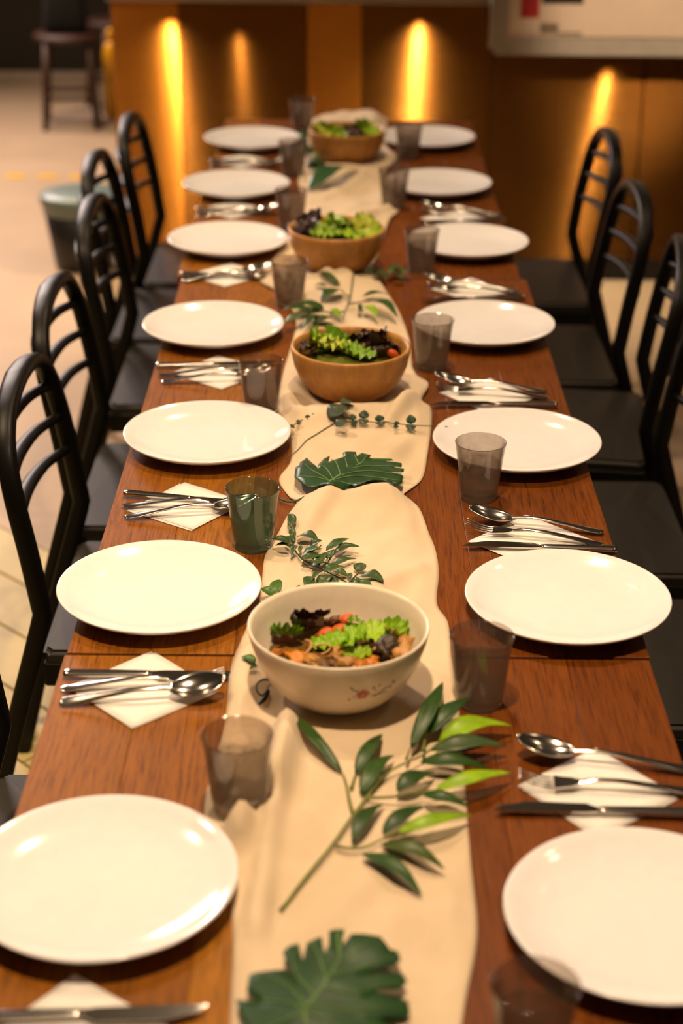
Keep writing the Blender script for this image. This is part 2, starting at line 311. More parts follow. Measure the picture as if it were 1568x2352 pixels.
D = {"runner": [[-0.0896,1.1071,0.1013,1.1095],[-0.0929,1.1718,0.1131,1.18],[-0.0968,1.2649,0.1287,1.268],[-0.1094,1.3663,0.1302,1.3769],[-0.1372,1.4506,0.1319,1.4781],[-0.135,1.5434,0.1343,1.591],[-0.1278,1.6412,0.1357,1.655],[-0.1287,1.7489,0.1333,1.7817],[-0.1181,1.8458,0.134,1.873],[-0.1059,1.9034,0.1229,1.9255],[-0.1032,1.9763,0.1294,2.0138],[-0.1023,2.0592,0.1285,2.0827],[-0.0879,2.1282,0.1214,2.1381],[-0.0764,2.1832,0.1113,2.2065],[-0.064,2.2254,0.0967,2.2364],[-0.0762,2.2559,0.0893,2.2625],[-0.0931,2.3192,0.119,2.3238],[-0.0777,2.3862,0.1314,2.4168],[-0.0797,2.4742,0.1427,2.5349],[-0.0858,2.5145,0.1443,2.6025],[-0.1055,2.5965,0.1321,2.6564],[-0.1058,2.6629,0.1457,2.7193],[-0.1024,2.7959,0.1241,2.8017],[-0.0954,2.9118,0.1219,2.9663],[-0.0882,3.0492,0.1113,3.0995],[-0.1042,3.1696,0.0955,3.2033],[-0.1374,3.2597,0.072,3.3343],[-0.17,3.3422,0.0571,3.4175],[-0.147,3.5018,0.0702,3.5086],[-0.1238,3.6396,0.087,3.6642],[-0.0987,3.7796,0.1048,3.8132],[-0.0957,3.9451,0.1275,3.9163],[-0.1137,4.1589,0.0956,4.1219],[-0.1122,4.3076,0.1042,4.2823],[-0.1097,4.4356,0.138,4.4351],[-0.1073,4.576,0.1157,4.5689],[-0.0966,4.7422,0.1196,4.751],[-0.0923,4.9011,0.1229,4.9102]],"ridge": [[-0.1005,1.4079],[-0.0974,1.4289],[-0.0837,1.4553],[-0.0685,1.4857],[-0.0597,1.5311],[-0.0583,1.601]],"ridge2": [[-0.0745,1.2645],[-0.0723,1.3574],[-0.0668,1.4531],[-0.0603,1.5466]],"folds": [[0.015,0.012,[0.1401,2.6826],[0.1096,2.6002],[0.0721,2.5124]],[0.013,0.012,[-0.0596,2.6818],[-0.0264,2.6577],[0.0099,2.6078]],[0.011,0.011,[-0.1022,2.6455],[-0.0669,2.5375]],[0.009,0.013,[-0.009,2.2428],[-0.0361,2.1697],[-0.0562,2.1189]],[0.007,0.014,[0.1022,2.0203],[0.0607,1.9684],[0.0378,1.9432]],[0.007,0.013,[0.1013,2.4489],[0.0559,2.3692],[0.0098,2.3181]],[0.013,0.01,[-0.1482,3.1526],[-0.126,3.1869],[-0.1007,3.1933]],[0.012,0.011,[-0.0905,3.4618],[-0.0252,3.3067],[0.0099,3.3078]],[0.012,0.012,[0.0535,4.2062],[-0.0111,4.069],[-0.0521,3.982]],[0.01,0.012,[0.1117,3.9052],[0.0396,3.7846]]],"ridge3": [[-0.1075,1.6394],[-0.1179,1.7167],[-0.1096,1.7894]],"bam": [[0.0038,1.5074,0.7674,-0.0597,1.6401,0.7636,0.0161,0],[0.0169,1.5095,0.7674,0.047,1.5938,0.7636,0.0186,0],[0.0232,1.471,0.7674,0.0585,1.5521,0.7636,0.0226,0],[0.0766,1.5589,0.7674,0.1177,1.6886,0.7748,0.0211,0],[0.0969,1.5865,0.7674,0.1477,1.6544,0.7748,0.0244,0],[0.1076,1.574,0.7674,0.1916,1.6134,0.7636,0.0328,2],[0.0978,1.5551,0.7674,0.1822,1.5706,0.7636,0.0304,1],[0.0857,1.5325,0.7674,0.1586,1.5274,0.7636,0.0282,0],[0.0599,1.4773,0.7674,0.1007,1.5185,0.7636,0.0243,0],[0.0988,1.4798,0.7674,0.1822,1.5198,0.7636,0.0229,2],[0.0855,1.472,0.7674,0.134,1.4557,0.7636,0.0203,0],[0.0144,1.3876,0.7674,0.0467,1.4599,0.7636,0.0178,0],[0.0434,1.402,0.7674,0.0893,1.4569,0.7636,0.0206,0],[0.058,1.404,0.7674,0.1352,1.441,0.7636,0.0214,2],[0.041,1.3845,0.7674,0.1029,1.3499,0.7636,0.0238,3],[0.0225,1.3689,0.7674,0.0792,1.3091,0.7636,0.0205,0]],"bamstem": [[[-0.0542,1.2958,0.7543],[-0.0318,1.3415,0.7587],[-0.0061,1.3882,0.7643],[0.0082,1.4201,0.7667],[0.0231,1.4541,0.7674],[0.0385,1.4885,0.7674],[0.0543,1.5161,0.7674],[0.0747,1.5344,0.7674],[0.0931,1.551,0.7674],[0.1075,1.5719,0.7674]],[[-0.003,1.3858,0.7643],[0.0083,1.3799,0.7661],[0.0226,1.3793,0.7667],[0.0328,1.3844,0.7674],[0.0422,1.3932,0.7674],[0.058,1.405,0.7674]],[[0.0145,1.4383,0.7667],[0.0107,1.4614,0.7674],[0.0077,1.488,0.7674],[0.0042,1.5074,0.7674]],[[0.0125,1.4832,0.7667],[0.0173,1.5096,0.7674]],[[0.0285,1.4654,0.7674],[0.0424,1.4657,0.7674],[0.0575,1.4678,0.7674],[0.0705,1.4729,0.7674],[0.0988,1.4798,0.7674]],[[0.0715,1.5384,0.7674],[0.0759,1.5589,0.7674]],[[0.0899,1.555,0.7674],[0.0931,1.578,0.7674]]],"s2": [[-0.0694,2.1267,0.7626,-0.0743,2.1716,0.7636,0.0129],[-0.065,2.0925,0.7636,-0.067,2.1208,0.7641,0.0103],[-0.0596,2.1022,0.7616,-0.0318,2.0784,0.7669,0.0208],[-0.0699,2.0673,0.7669,-0.0937,2.0731,0.7713,0.0175],[-0.0674,2.0615,0.7659,-0.0889,2.0658,0.7649,0.0121],[-0.0645,2.0776,0.7645,-0.0764,2.0937,0.7655,0.0105],[-0.056,2.0514,0.7622,-0.0542,2.0692,0.7636,0.0056],[-0.0513,2.0433,0.7625,-0.0267,2.0405,0.7728,0.0212],[-0.0405,2.0639,0.7663,-0.026,2.0691,0.7714,0.0162],[-0.0201,2.0492,0.7661,0.0112,2.0895,0.7646,0.0139],[-0.009,2.0506,0.7631,0.0245,2.0561,0.7694,0.017],[-0.0187,2.0247,0.7657,-0.0089,2.04,0.7719,0.0108],[-0.053,2.0222,0.7666,-0.0222,2.0345,0.7634,0.019],[-0.0394,2.006,0.7649,-0.0218,2.0062,0.7699,0.0182],[-0.0109,2.0078,0.7643,0.02,2.0282,0.7644,0.0121],[-0.0216,1.9884,0.7641,0.0045,2.005,0.7634,0.0164],[-0.0281,1.9825,0.767,-0.0382,1.9482,0.7721,0.0074],[-0.0085,1.9877,0.7646,0.0089,1.9736,0.7658,0.0152],[0.0111,1.9644,0.7668,0.0132,1.9773,0.7688,0.0072],[0.022,1.9842,0.7666,0.0286,2.0007,0.7719,0.0173],[0.0241,1.9695,0.7643,0.055,1.9481,0.767,0.0231],[0.0175,1.954,0.7649,0.0397,1.9265,0.7672,0.0163],[0.0154,1.9545,0.7622,0.0283,1.9547,0.7658,0.0128],[-0.0412,1.9362,0.7662,-0.0399,1.9783,0.7629,0.0156],[-0.0297,1.9504,0.7614,-0.0106,1.9684,0.7694,0.019],[-0.0124,1.9432,0.7629,-0.0084,1.9657,0.7684,0.0163],[-0.0487,1.9355,0.7641,-0.0593,1.9358,0.7662,0.0128],[-0.0607,2.0613,0.7673,-0.0667,2.0361,0.7646,0.0076],[-0.0306,2.0086,0.7637,-0.0179,2.0471,0.7647,0.0096],[-0.0399,2.0306,0.7651,-0.0284,2.0051,0.7655,0.0096]],"s2stem": [[[-0.067,2.122,0.7661],[-0.0658,2.0965,0.7655],[-0.0656,2.0741,0.7636],[-0.0604,2.0509,0.7624],[-0.0487,2.0284,0.7612],[-0.0306,2.0088,0.7612],[-0.0173,1.9943,0.7612],[-0.0041,1.98,0.7612],[0.009,1.9564,0.7612],[0.0133,1.9471,0.7599]],[[0.01,1.9564,0.7612],[0.0165,1.9707,0.7636],[0.0224,1.9842,0.7661]],[[-0.0532,2.032,0.7618],[-0.0402,2.0488,0.7636],[-0.0271,2.0658,0.7655]],[[-0.0218,2.004,0.7612],[-0.0133,2.0341,0.7636],[-0.0045,2.0495,0.7661]],[[-0.0396,2.0185,0.7612],[-0.022,2.0188,0.7636],[-0.0086,2.0054,0.7655]],[[-0.0211,1.9535,0.7599],[-0.0106,1.9751,0.7612],[-0.0041,1.98,0.7612]],[[0.0133,1.9611,0.7624],[0.0241,1.9674,0.7649]]],"s2b": [[-0.0844,1.9218,0.7636,-0.0793,1.9567,0.7686,0.0159],[-0.0865,1.9217,0.7636,-0.1014,1.9327,0.7686,0.0186],[-0.1,1.7446,0.7636,-0.1171,1.7534,0.7686,0.0139],[-0.0982,1.7367,0.7636,-0.1057,1.7252,0.7686,0.0066]],"s2bstem": [[[-0.0847,1.9186,0.7624],[-0.0739,1.9245,0.7612],[-0.0614,1.934,0.7599],[-0.038,1.9369,0.7574]],[[-0.0993,1.7428,0.7624],[-0.1031,1.7485,0.7636]]],"loop": [[-0.0781,1.7136,0.7593],[-0.0874,1.7066,0.7655],[-0.0942,1.6883,0.7717],[-0.095,1.6733,0.7717],[-0.0891,1.6678,0.7674],[-0.0828,1.6877,0.7612],[-0.0871,1.6753,0.7574],[-0.0924,1.6658,0.755]],"euc": [[-0.0783,2.4753,0.775,0.0032,0.0032],[-0.0692,2.4937,0.775,0.0039,0.0044],[-0.0551,2.5125,0.775,0.0044,0.0054],[-0.0426,2.5174,0.775,0.0059,0.0069],[0.0163,2.5036,0.775,0.0064,0.0113],[0.0336,2.5106,0.775,0.0084,0.0152],[0.0586,2.5,0.775,0.0081,0.0113],[0.0859,2.4856,0.775,0.0049,0.0063],[0.1082,2.4901,0.775,0.0083,0.0161]],"eucbig": [[-0.0055,2.514,0.778,0.0207],[0.0066,2.5479,0.778,0.0125],[-0.001,2.4734,0.778,0.0112]],"eucstem": [[[-0.083,2.4749,0.772],[-0.0694,2.5013,0.772],[-0.0565,2.5175,0.772],[-0.0274,2.5221,0.772],[-0.003,2.5174,0.772],[0.0212,2.51,0.772],[0.0502,2.5041,0.772],[0.0791,2.4996,0.772],[0.1174,2.4913,0.772],[0.1511,2.4895,0.772],[0.1654,2.4885,0.772]],[[-0.0078,2.506,0.772],[-0.0269,2.483,0.768],[-0.0547,2.4369,0.762],[-0.0861,2.3863,0.756]]],"s3": [[-0.0034,3.2127,0.7698,-0.0437,3.1404,0.7674,0.0361,0],[-0.0079,3.2422,0.7698,-0.0532,3.3252,0.7674,0.0188,0],[-0.0342,3.2414,0.7698,-0.0586,3.2525,0.7674,0.0163,0],[0.0377,3.1739,0.7698,0.09,3.1942,0.7674,0.0188,0],[0.0525,3.1459,0.7698,0.1016,3.0551,0.7674,0.0256,0],[0.0415,3.114,0.7698,0.066,3.0474,0.7674,0.0232,2],[0.0331,3.1242,0.7698,0.0296,3.07,0.7674,0.0107,0],[0.0309,3.1137,0.7698,0.038,3.0736,0.7674,0.0097,0],[-0.0367,3.091,0.7698,-0.0986,3.1178,0.7674,0.0393,0],[-0.0531,3.0667,0.7698,-0.1189,3.0896,0.7674,0.0282,0],[-0.0634,3.0563,0.7698,-0.1098,3.0095,0.7674,0.03,1],[-0.0488,3.0567,0.7698,-0.0779,2.9716,0.7674,0.0178,0],[-0.0194,3.0375,0.7698,-0.0561,3.0045,0.7674,0.0339,1],[-0.0048,3.0379,0.7698,-0.0262,3.0991,0.7674,0.0177,2]],"s3stem": [[[0.0199,3.3127,0.7636],[0.0152,3.2179,0.7661],[0.0097,3.138,0.7686],[0.0024,3.0717,0.7698],[-0.0017,3.0313,0.7698]],[[0.0034,3.0785,0.7698],[-0.0197,3.071,0.7698],[-0.0407,3.0773,0.7698],[-0.0616,3.0699,0.7698]],[[0.0086,3.127,0.7698],[0.0225,3.1309,0.7698],[0.0418,3.142,0.7698],[0.0525,3.1459,0.7698]],[[0.0119,3.1736,0.7686],[-0.0034,3.209,0.7698]]],"s5": [[0.0643,3.3625,0.7655,0.0881,3.3086,0.7655,0.0156],[0.0886,3.3318,0.7655,0.1156,3.4123,0.7655,0.0146],[0.1138,3.3483,0.7655,0.139,3.3569,0.7655,0.0267],[0.1019,3.3245,0.7655,0.1216,3.3058,0.7655,0.0191],[0.0504,3.3424,0.7655,0.0647,3.3905,0.7655,0.011],[0.0753,3.3432,0.7655,0.0613,3.3116,0.7655,0.0132],[0.0983,3.3596,0.7655,0.1188,3.3642,0.7655,0.0277]],"s5stem": [[[0.0321,3.3123,0.772],[0.0568,3.3208,0.772],[0.0814,3.3176,0.772],[0.1131,3.3264,0.772]]],"s4": [[-0.1101,4.4941,0.7655,-0.127,4.6874,0.7655,0.0187,0],[-0.1169,4.589,0.7655,-0.1026,4.6884,0.7655,0.0174,0],[-0.1082,4.4154,0.7655,-0.0715,4.4691,0.7655,0.0477,0],[-0.0909,4.4161,0.7655,-0.1108,4.5209,0.7655,0.0167,0],[-0.0998,4.3022,0.7655,-0.0459,4.292,0.7655,0.0747,0],[-0.0784,4.3655,0.7655,-0.0619,4.4172,0.7655,0.0215,2],[-0.0649,4.2427,0.7655,-0.081,4.3527,0.7655,0.0193,0],[-0.083,4.0354,0.7655,0.0357,4.2465,0.7655,0.0616,1]],"s4stem": [[[-0.1134,4.6288,0.772],[-0.103,4.4386,0.772],[-0.0882,4.2868,0.772],[-0.0743,4.1441,0.772],[-0.0776,4.0311,0.772]]],"m1": [[-0.0739,1.1184],[-0.082,1.1362],[-0.0878,1.1598],[-0.0641,1.1521],[-0.0787,1.1679],[-0.0779,1.1926],[-0.0725,1.1954],[-0.0458,1.1947],[-0.0316,1.1767],[-0.0423,1.1972],[-0.0469,1.2098],[-0.0492,1.2212],[-0.0442,1.2285],[-0.0352,1.2301],[-0.0309,1.2072],[-0.0277,1.229],[-0.0147,1.2368],[-0.0117,1.2131],[-0.0082,1.2252],[-0.0078,1.2466],[-0.0012,1.2502],[0.006,1.2491],[0.0031,1.2219],[0.0121,1.2418],[0.0234,1.2432],[0.0385,1.2413],[0.0472,1.2239],[0.0541,1.2226],[0.0565,1.2112],[0.048,1.2021],[0.0276,1.1934],[0.0285,1.1901],[0.0579,1.1949],[0.0613,1.1861],[0.0541,1.1756],[0.0337,1.171],[0.034,1.1667],[0.0615,1.1633],[0.0628,1.1485],[0.0567,1.1411],[0.0385,1.1364],[0.0388,1.132],[0.0569,1.1307],[0.0556,1.1175],[0.0465,1.1023],[0.0327,1.1059],[0.029,1.0898],[0.0118,1.0799],[-0.0019,1.0919],[-0.0122,1.0869],[-0.0231,1.1165],[-0.0415,1.0914],[-0.0608,1.0985]],"m1mid": [[-0.0249,1.1177],[-0.0271,1.1395],[-0.0133,1.1688],[-0.0027,1.1963],[0.0018,1.2133],[-0.0002,1.2467]],"m1veins": [[[0.0046,1.2077],[0.0309,1.2339]],[[0.0018,1.2105],[-0.0012,1.2422]],[[-0.0063,1.188],[0.012,1.191],[0.0473,1.2139]],[[-0.0099,1.1797],[-0.0177,1.2131],[-0.0235,1.2273]],[[-0.0133,1.1688],[0.0138,1.1638],[0.0558,1.186]],[[-0.0186,1.1567],[-0.0355,1.1848],[-0.0419,1.2156]],[[-0.0237,1.1447],[0.0119,1.1426],[0.0585,1.1537]],[[-0.0254,1.1421],[-0.0461,1.1738],[-0.0686,1.1899]],[[-0.0271,1.1395],[-0.0525,1.1523],[-0.0794,1.1546]],[[-0.0271,1.1369],[-0.0022,1.1218],[0.0398,1.1122]],[[-0.0271,1.1369],[-0.048,1.1263],[-0.0686,1.1159]]],"m2": [[-0.0695,2.281],[-0.0692,2.324],[-0.0637,2.3299],[-0.0629,2.3446],[-0.0531,2.3657],[-0.0433,2.3333],[-0.0344,2.3074],[-0.0358,2.3247],[-0.0276,2.3531],[-0.0181,2.3646],[-0.0205,2.3338],[-0.0133,2.3416],[0.0022,2.352],[0.001,2.3699],[0.0068,2.376],[0.0206,2.3703],[0.0224,2.3536],[0.0298,2.3645],[0.0435,2.3559],[0.0411,2.347],[0.0731,2.3435],[0.0775,2.336],[0.0614,2.3316],[0.0886,2.3263],[0.089,2.3165],[0.0747,2.3127],[0.092,2.3096],[0.0913,2.3016],[0.0698,2.2988],[0.0898,2.2902],[0.088,2.2677],[0.0823,2.262],[0.0513,2.263],[0.0644,2.2522],[0.0773,2.2371],[0.064,2.2352],[0.0422,2.2434],[0.0168,2.2314],[0.0146,2.2428],[0.0037,2.2257],[-0.0215,2.2268],[-0.0265,2.2387],[-0.048,2.2371],[-0.0594,2.2533]],"m2mid": [[-0.0175,2.2598],[-0.0021,2.2853],[0.0159,2.3114],[0.0296,2.3291],[0.0434,2.3423],[0.0753,2.3407]],"m2veins": [[[-0.0175,2.2598],[-0.0426,2.2986],[-0.0569,2.333]],[[-0.0131,2.2682],[-0.0248,2.3105],[-0.034,2.3218]],[[-0.0021,2.2853],[-0.0091,2.3282],[-0.016,2.3457]],[[0.0091,2.3009],[0.0045,2.3461]],[[0.025,2.3232],[0.0183,2.3583]],[[0.0296,2.3291],[0.0366,2.3528]],[[-0.0175,2.2598],[-0.0511,2.2758],[-0.0646,2.2811]],[[-0.0153,2.2626],[0.0292,2.2776],[0.0849,2.2732]],[[-0.0065,2.2768],[0.0406,2.2948],[0.0877,2.293]],[[0.0114,2.3055],[0.0521,2.3151],[0.0882,2.313]],[[-0.0175,2.257],[0.0069,2.2438],[0.0334,2.2498]],[[-0.0175,2.2598],[-0.0107,2.2379]]],"m2stalk": [[-0.0175,2.2667,0.772],[-0.0284,2.2489,0.77],[-0.0479,2.233,0.766],[-0.0652,2.2201,0.762],[-0.0786,2.2271,0.758],[-0.0896,2.241,0.756]],"PL": [[-0.225,1.325],[-0.231,1.928],[-0.21,2.455],[-0.239,2.99],[-0.25,3.575],[-0.262,4.07],[-0.25,4.585]],"PR": [[0.283,1.276],[0.287,1.911],[0.27,2.435],[0.262,3.01],[0.268,3.575],[0.229,4.1],[0.224,4.62]],"GL": [[-0.1037,1.4671],[-0.1202,2.0933],[-0.1328,2.605],[-0.1051,3.175],[-0.1186,3.7478],[-0.1295,4.2485],[-0.1197,4.7773]],"GR": [[0.1612,1.0959],[0.1597,1.6854],[0.1994,2.2628],[0.1561,2.8251],[0.1607,3.4208],[0.116,3.9348],[0.1672,4.4493]],"knife": [[-0.2969,1.1452,-0.1126,1.1568],[-0.3248,1.7324,-0.1154,1.733],[-0.3167,2.2557,-0.1073,2.2156],[-0.3273,2.8059,-0.1263,2.8247],[-0.3341,3.3639,-0.1566,3.3415],[-0.3468,3.8884,-0.163,3.855],[-0.3509,4.3787,-0.1699,4.3658],[0.4077,1.4584,0.1601,1.4648],[0.3758,2.0807,0.1633,2.0915],[0.3558,2.6311,0.1453,2.628],[0.3584,3.2209,0.1515,3.1978],[0.3682,3.8069,0.1485,3.7804]],"fork": [[-0.2847,1.1003,-0.1164,1.1101],[-0.3226,1.7013,-0.1394,1.7336],[-0.3144,2.2158,-0.1304,2.2151],[-0.3182,2.7615,-0.1337,2.784],[-0.3304,3.3424,-0.177,3.3594],[-0.3422,3.8567,-0.1821,3.8781],[-0.3464,4.3493,-0.1813,4.3703],[0.4045,1.4867,0.188,1.5108],[0.3585,2.1009,0.1806,2.1741],[0.3453,2.6675,0.164,2.7175],[0.3554,3.2438,0.1635,3.3028],[0.3654,3.8338,0.1777,3.8985]],"spoon": [[-0.2753,1.0603,-0.1187,1.072],[-0.3199,1.6712,-0.1438,1.7153],[-0.3066,2.1771,-0.1375,2.2302],[-0.3097,2.7291,-0.1329,2.7663],[-0.3267,3.3212,-0.147,3.4552],[-0.3376,3.8255,-0.1676,3.8946],[-0.3417,4.3154,-0.1757,4.3411],[0.4123,1.5029,0.1913,1.5734],[0.365,2.1403,0.1869,2.2053],[0.3442,2.6987,0.1626,2.7497],[0.3494,3.2727,0.1665,3.3543],[0.363,3.8651,0.1865,3.9392]],"nap": [[-0.2299,1.205,-0.2105,1.0873],[-0.2259,1.7959,-0.2315,1.6215],[-0.2351,2.3045,-0.2084,2.1399],[-0.2231,2.8715,-0.2074,2.699],[-0.238,3.4504,-0.237,3.2957],[-0.2607,3.9719,-0.2614,3.82],[-0.266,4.474,-0.2658,4.3103],[0.2784,1.5877,0.261,1.4215],[0.2666,2.2036,0.2651,2.0257],[0.2522,2.7641,0.2385,2.6001],[0.2613,3.3588,0.254,3.2086],[0.2604,3.9005,0.2563,3.7613]],"bowl": [[-0.002,1.697],[0.013,2.68],[-0.016,3.42],[0.006,4.385]],"sal1": [["red",-0.0694,1.7764,0.0083],["red",-0.0505,1.7726,0.0128],["red",-0.0308,1.773,0.0128],["red",-0.0448,1.742,0.0123],["red",-0.0636,1.6942,0.01],["green",-0.0637,1.7256,0.0142],["green",-0.0106,1.7127,0.0141],["green",0.0183,1.7512,0.0103],["green",0.0124,1.7092,0.0171],["green",0.0581,1.7398,0.0153],["pale",0.0742,1.7281,0.0126],["green",0.0375,1.7274,0.0126],["green",0.0199,1.6822,0.0099],["tomato",-0.0156,1.7344,0.0102],["tomato",0.0066,1.7703,0.0087],["tomato",-0.0015,1.7387,0.009],["radish",0.0184,1.778,0.01],["ring",-0.0463,1.7003,0.015],["ring",0.0276,1.6977,0.017],["ring",-0.0218,1.6969,0.011],["ring",0.0529,1.7217,0.0121],["mush",0.0485,1.6923,0.012],["mush",-0.0064,1.6647,0.0095],["mush",-0.0213,1.6607,0.0087],["mush",-0.009,1.7569,0.0074],["pump",-0.048,1.6791,0.0115],["pump",0.0713,1.6927,0.0124],["pump",-0.0327,1.6699,0.0099],["pump",0.0217,1.6577,0.0098],["pump",-0.0738,1.6863,0.0072],["pump",-0.0018,1.6876,0.0092],["pump",0.033,1.6673,0.0087],["pump",0.0067,1.663,0.0079]],"sal2": [["green",-0.0642,2.7495,0.0208],["green",-0.0414,2.7866,0.0196],["pale",-0.0196,2.7033,0.0205],["green",-0.0503,2.7025,0.015],["green",-0.0069,2.7391,0.0166],["pale",0.019,2.7477,0.01],["green",0.0239,2.6774,0.019],["pale",-0.0147,2.7349,0.011],["red",0.0505,2.7728,0.0237],["red",0.0573,2.7053,0.0169],["red",0.0793,2.7137,0.0142],["red",0.0396,2.7284,0.0138],["tomato",0.0825,2.6867,0.0098],["red",-0.0578,2.6945,0.0109],["green",-0.0305,2.7625,0.0167],["mush",0.0647,2.69,0.0109]],"sal3": [["red",-0.0889,3.4425,0.0238],["red",-0.0694,3.4738,0.0218],["green",-0.0246,3.4599,0.0287],["green",-0.0005,3.5151,0.0264],["green",0.0117,3.4081,0.0223],["pale",0.048,3.4394,0.0242],["green",0.068,3.4325,0.019],["red",0.0586,3.4827,0.0175],["green",-0.04,3.3989,0.0197],["green",0.0322,3.5005,0.0202]],"sal4": [["green",-0.0383,4.4487,0.0261],["pale",-0.0582,4.4239,0.0195],["radish",0.0024,4.4336,0.0163],["green",0.0429,4.4352,0.0238],["green",0.0756,4.4223,0.0216],["red",0.0175,4.4033,0.0151],["green",-0.0127,4.402,0.0194]]}
from mathutils import noise as mnoise
TZ = 0.75
# ---------------------------------------------------------------- setting: floor, back wall, counter
nrm = Vector((0.69, 0.724, 0)).normalized(); dr = Vector((nrm.y, -nrm.x, 0)); EDGE = 2.14
bm = bmesh.new()
a = nrm * EDGE
P1 = a + dr * 9; P2 = a - dr * 9
vs = [bm.verts.new(v) for v in (P1, P1 + nrm * 12, P2 + nrm * 12, P2)]; bm.faces.new(vs)
vs2 = [bm.verts.new(v + Vector((0, 0, -.012))) for v in (P1, P1 - nrm * 6, P2 - nrm * 6, P2)]
floor = obj('floor', bm, M['screed'], smooth=False); tag(floor, kind='structure')
bm = bmesh.new(); vs2 = [bm.verts.new(v + Vector((0, 0, -.012))) for v in (P1, P1 - nrm * 6, P2 - nrm * 6, P2)]; bm.faces.new(vs2)
obj('plank_joint', bm, M['grout'], floor, smooth=False)
pl_me = None
random.seed(2)
for r in range(14):
    off = random.uniform(0, 1.2)
    for k in range(-5, 3):
        s = k * 1.2 + off
        c = nrm * (EDGE - 0.148 * (r + .5)) + dr * (s + .6)
        if not (-3.2 < c.x < 2.4): continue
        if pl_me is None:
            o = obj('plank', boxbm(-.598, .598, -.0715, .0715, -.012, 0.0, 0.0012, 1), M['plank'], floor, smooth=False); pl_me = o.data
        else: o = obj_me('plank', pl_me, None, floor)
        o.location = c; o.rotation_euler = (0, 0, math.atan2(dr.y, dr.x))
tag(obj('wall_back', boxbm(-4.5, 2.5, 9.58, 9.7, -.0, 3.0), M['dark_wall'], smooth=False), kind='structure')
tag(obj('baseboard_back', boxbm(-4.5, 2.5, 9.555, 9.579, 0, .055, .004), M['trim'], smooth=False), kind='structure')
# dashed yellow tape on the floor
tape = empty('floor_tape', (-1.0, 7.34, 0)); tag(tape, 'dashed yellow tape line stuck across the beige floor', 'tape')
for i in range(12):
    x = -2.6 + i * .14
    obj('dash', boxbm(x + 1.0, x + 1.0 + .092, -.03, .03, .0005, .0025), M['tape'], tape, smooth=False)

ctr = empty('bar_counter', (0.5, 6.1, 0)); tag(ctr, 'long bar counter clad in brushed copper and darker metal panels', 'counter')
def cpart(name, x0, x1, y0, y1, z0, z1, m, bev=0.002, label=None):
    o = obj(name, boxbm(x0 - .5, x1 - .5, y0 - 6.1, y1 - 6.1, z0, z1, bev, 1), M[m], ctr, smooth=False)
    if label: o['label'] = label
    return o
cpart('carcass', -.775, 2.2, 5.872, 6.45, .075, .95, 'kick', 0)
for x0, x1, m, lb in ((-.785, -.557, 'copper', 'bright copper end panel'), (-.555, -.133, 'dark_metal', 'dark metal panel'), (-.131, .056, 'copper', 'narrow bright copper panel'),
                      (.058, .494, 'dark_metal', 'dark metal panel'), (.496, 1.013, 'brown', 'brown metal panel'), (1.016, 2.2, 'brown', 'brown metal panel')):
    cpart('front_panel', x0, x1, 5.85, 5.871, .078, .95, m, label=lb)
cpart('kickboard', -.76, 2.2, 5.865, 5.90, 0, .076, 'kick')
cpart('counter_slab', -.80, 2.2, 5.83, 6.5, .951, .99, 'slab', .004, 'grey slab top')

# grey framed board on the counter front, upper right
brd = empty('notice_board', (1.1, 5.80, .80)); tag(brd, 'grey framed notice board with a red square notice, hanging before the counter', 'board')
bm = bmesh.new(); box(bm, -.622, .9, -.04, .028, 0, .55)
es = [e for e in bm.edges if abs(e.verts[0].co.y - e.verts[1].co.y) > .05]
bmesh.ops.bevel(bm, geom=es, offset=.018, segments=4, affect='EDGES')
obj('frame', bm, M['board'], brd, smooth=False)
def bpart(name, x0, x1, z0, z1, m, y=-.044, label=None):
    o = obj(name, boxbm(x0 - 1.1, x1 - 1.1, y, -.0401, z0 - .80, z1 - .80), M[m], brd, smooth=False)
    if label: o['label'] = label
bpart('backing_sheet', .535, 2.0, .862, 1.30, 'board_paper')
bpart('notice', .54, .635, .876, 1.06, 'white_print', -.046, 'pale notice')
bpart('red_square', .572, .634, .922, .99, 'red', -.048, 'red square print')
bpart('picture', .642, .778, .968, 1.1, 'kick', -.046, 'black picture')
bpart('smudge', .641, .70, .872, .905, 'grey_print', -.0455)
bpart('underline', .70, .78, .868, .876, 'grey_print', -.0455)

# ---------------------------------------------------------------- background things at the far left
def make_stool():
    t = empty('bar_stool')
    bm = lathe(bmesh.new(), [(0, .415), (.15, .415), (.162, .421), (.165, .432), (.160, .443), (0, .445)], 32); obj('seat', bm, M['stool'], t)
    for sx in (-1, 1):
        for sy in (-1, 1):
            bm = sweep(bmesh.new(), [(sx * .10, sy * .10, .416), (sx * .125, sy * .125, 0.0)], (.017, .017), (1, 0, 0), 8, 3); obj('leg', bm, M['stool'], t)
    for (a, b) in (((-1, -1), (1, -1)), ((1, -1), (1, 1)), ((1, 1), (-1, 1)), ((-1, 1), (-1, -1))):
        z = .15; k = .116
        bm = sweep(bmesh.new(), [(a[0] * k, a[1] * k, z), (b[0] * k, b[1] * k, z)], (.010, .014), (0, 0, 1), 8, 3); obj('stretcher', bm, M['stool'], t)
    return t
st = make_stool(); st.location = (-1.345, 8.42, 0); st.rotation_euler = (0, 0, .12)
tag(st, 'low red-brown wooden stool carrying a black bag by the dark wall', 'stool')
st2 = dup(st, (-1.16, 8.86, 0), .5); tag(st2, 'low dark wooden stool half hidden behind the first stool', 'stool')
bag = empty('bag', (-1.355, 8.44, .445)); tag(bag, 'soft black bag standing on the red-brown stool', 'bag')
bm = bmesh.new(); box(bm, -.105, .105, -.07, .07, .0, .30, .035, 4)
for v in bm.verts:
    f = 1 - .25 * (v.co.z / .3) ** 2; v.co.x *= f; v.co.y *= 1 - .5 * (v.co.z / .3) ** 2
obj('body', bm, M['cloth_dark'], bag)
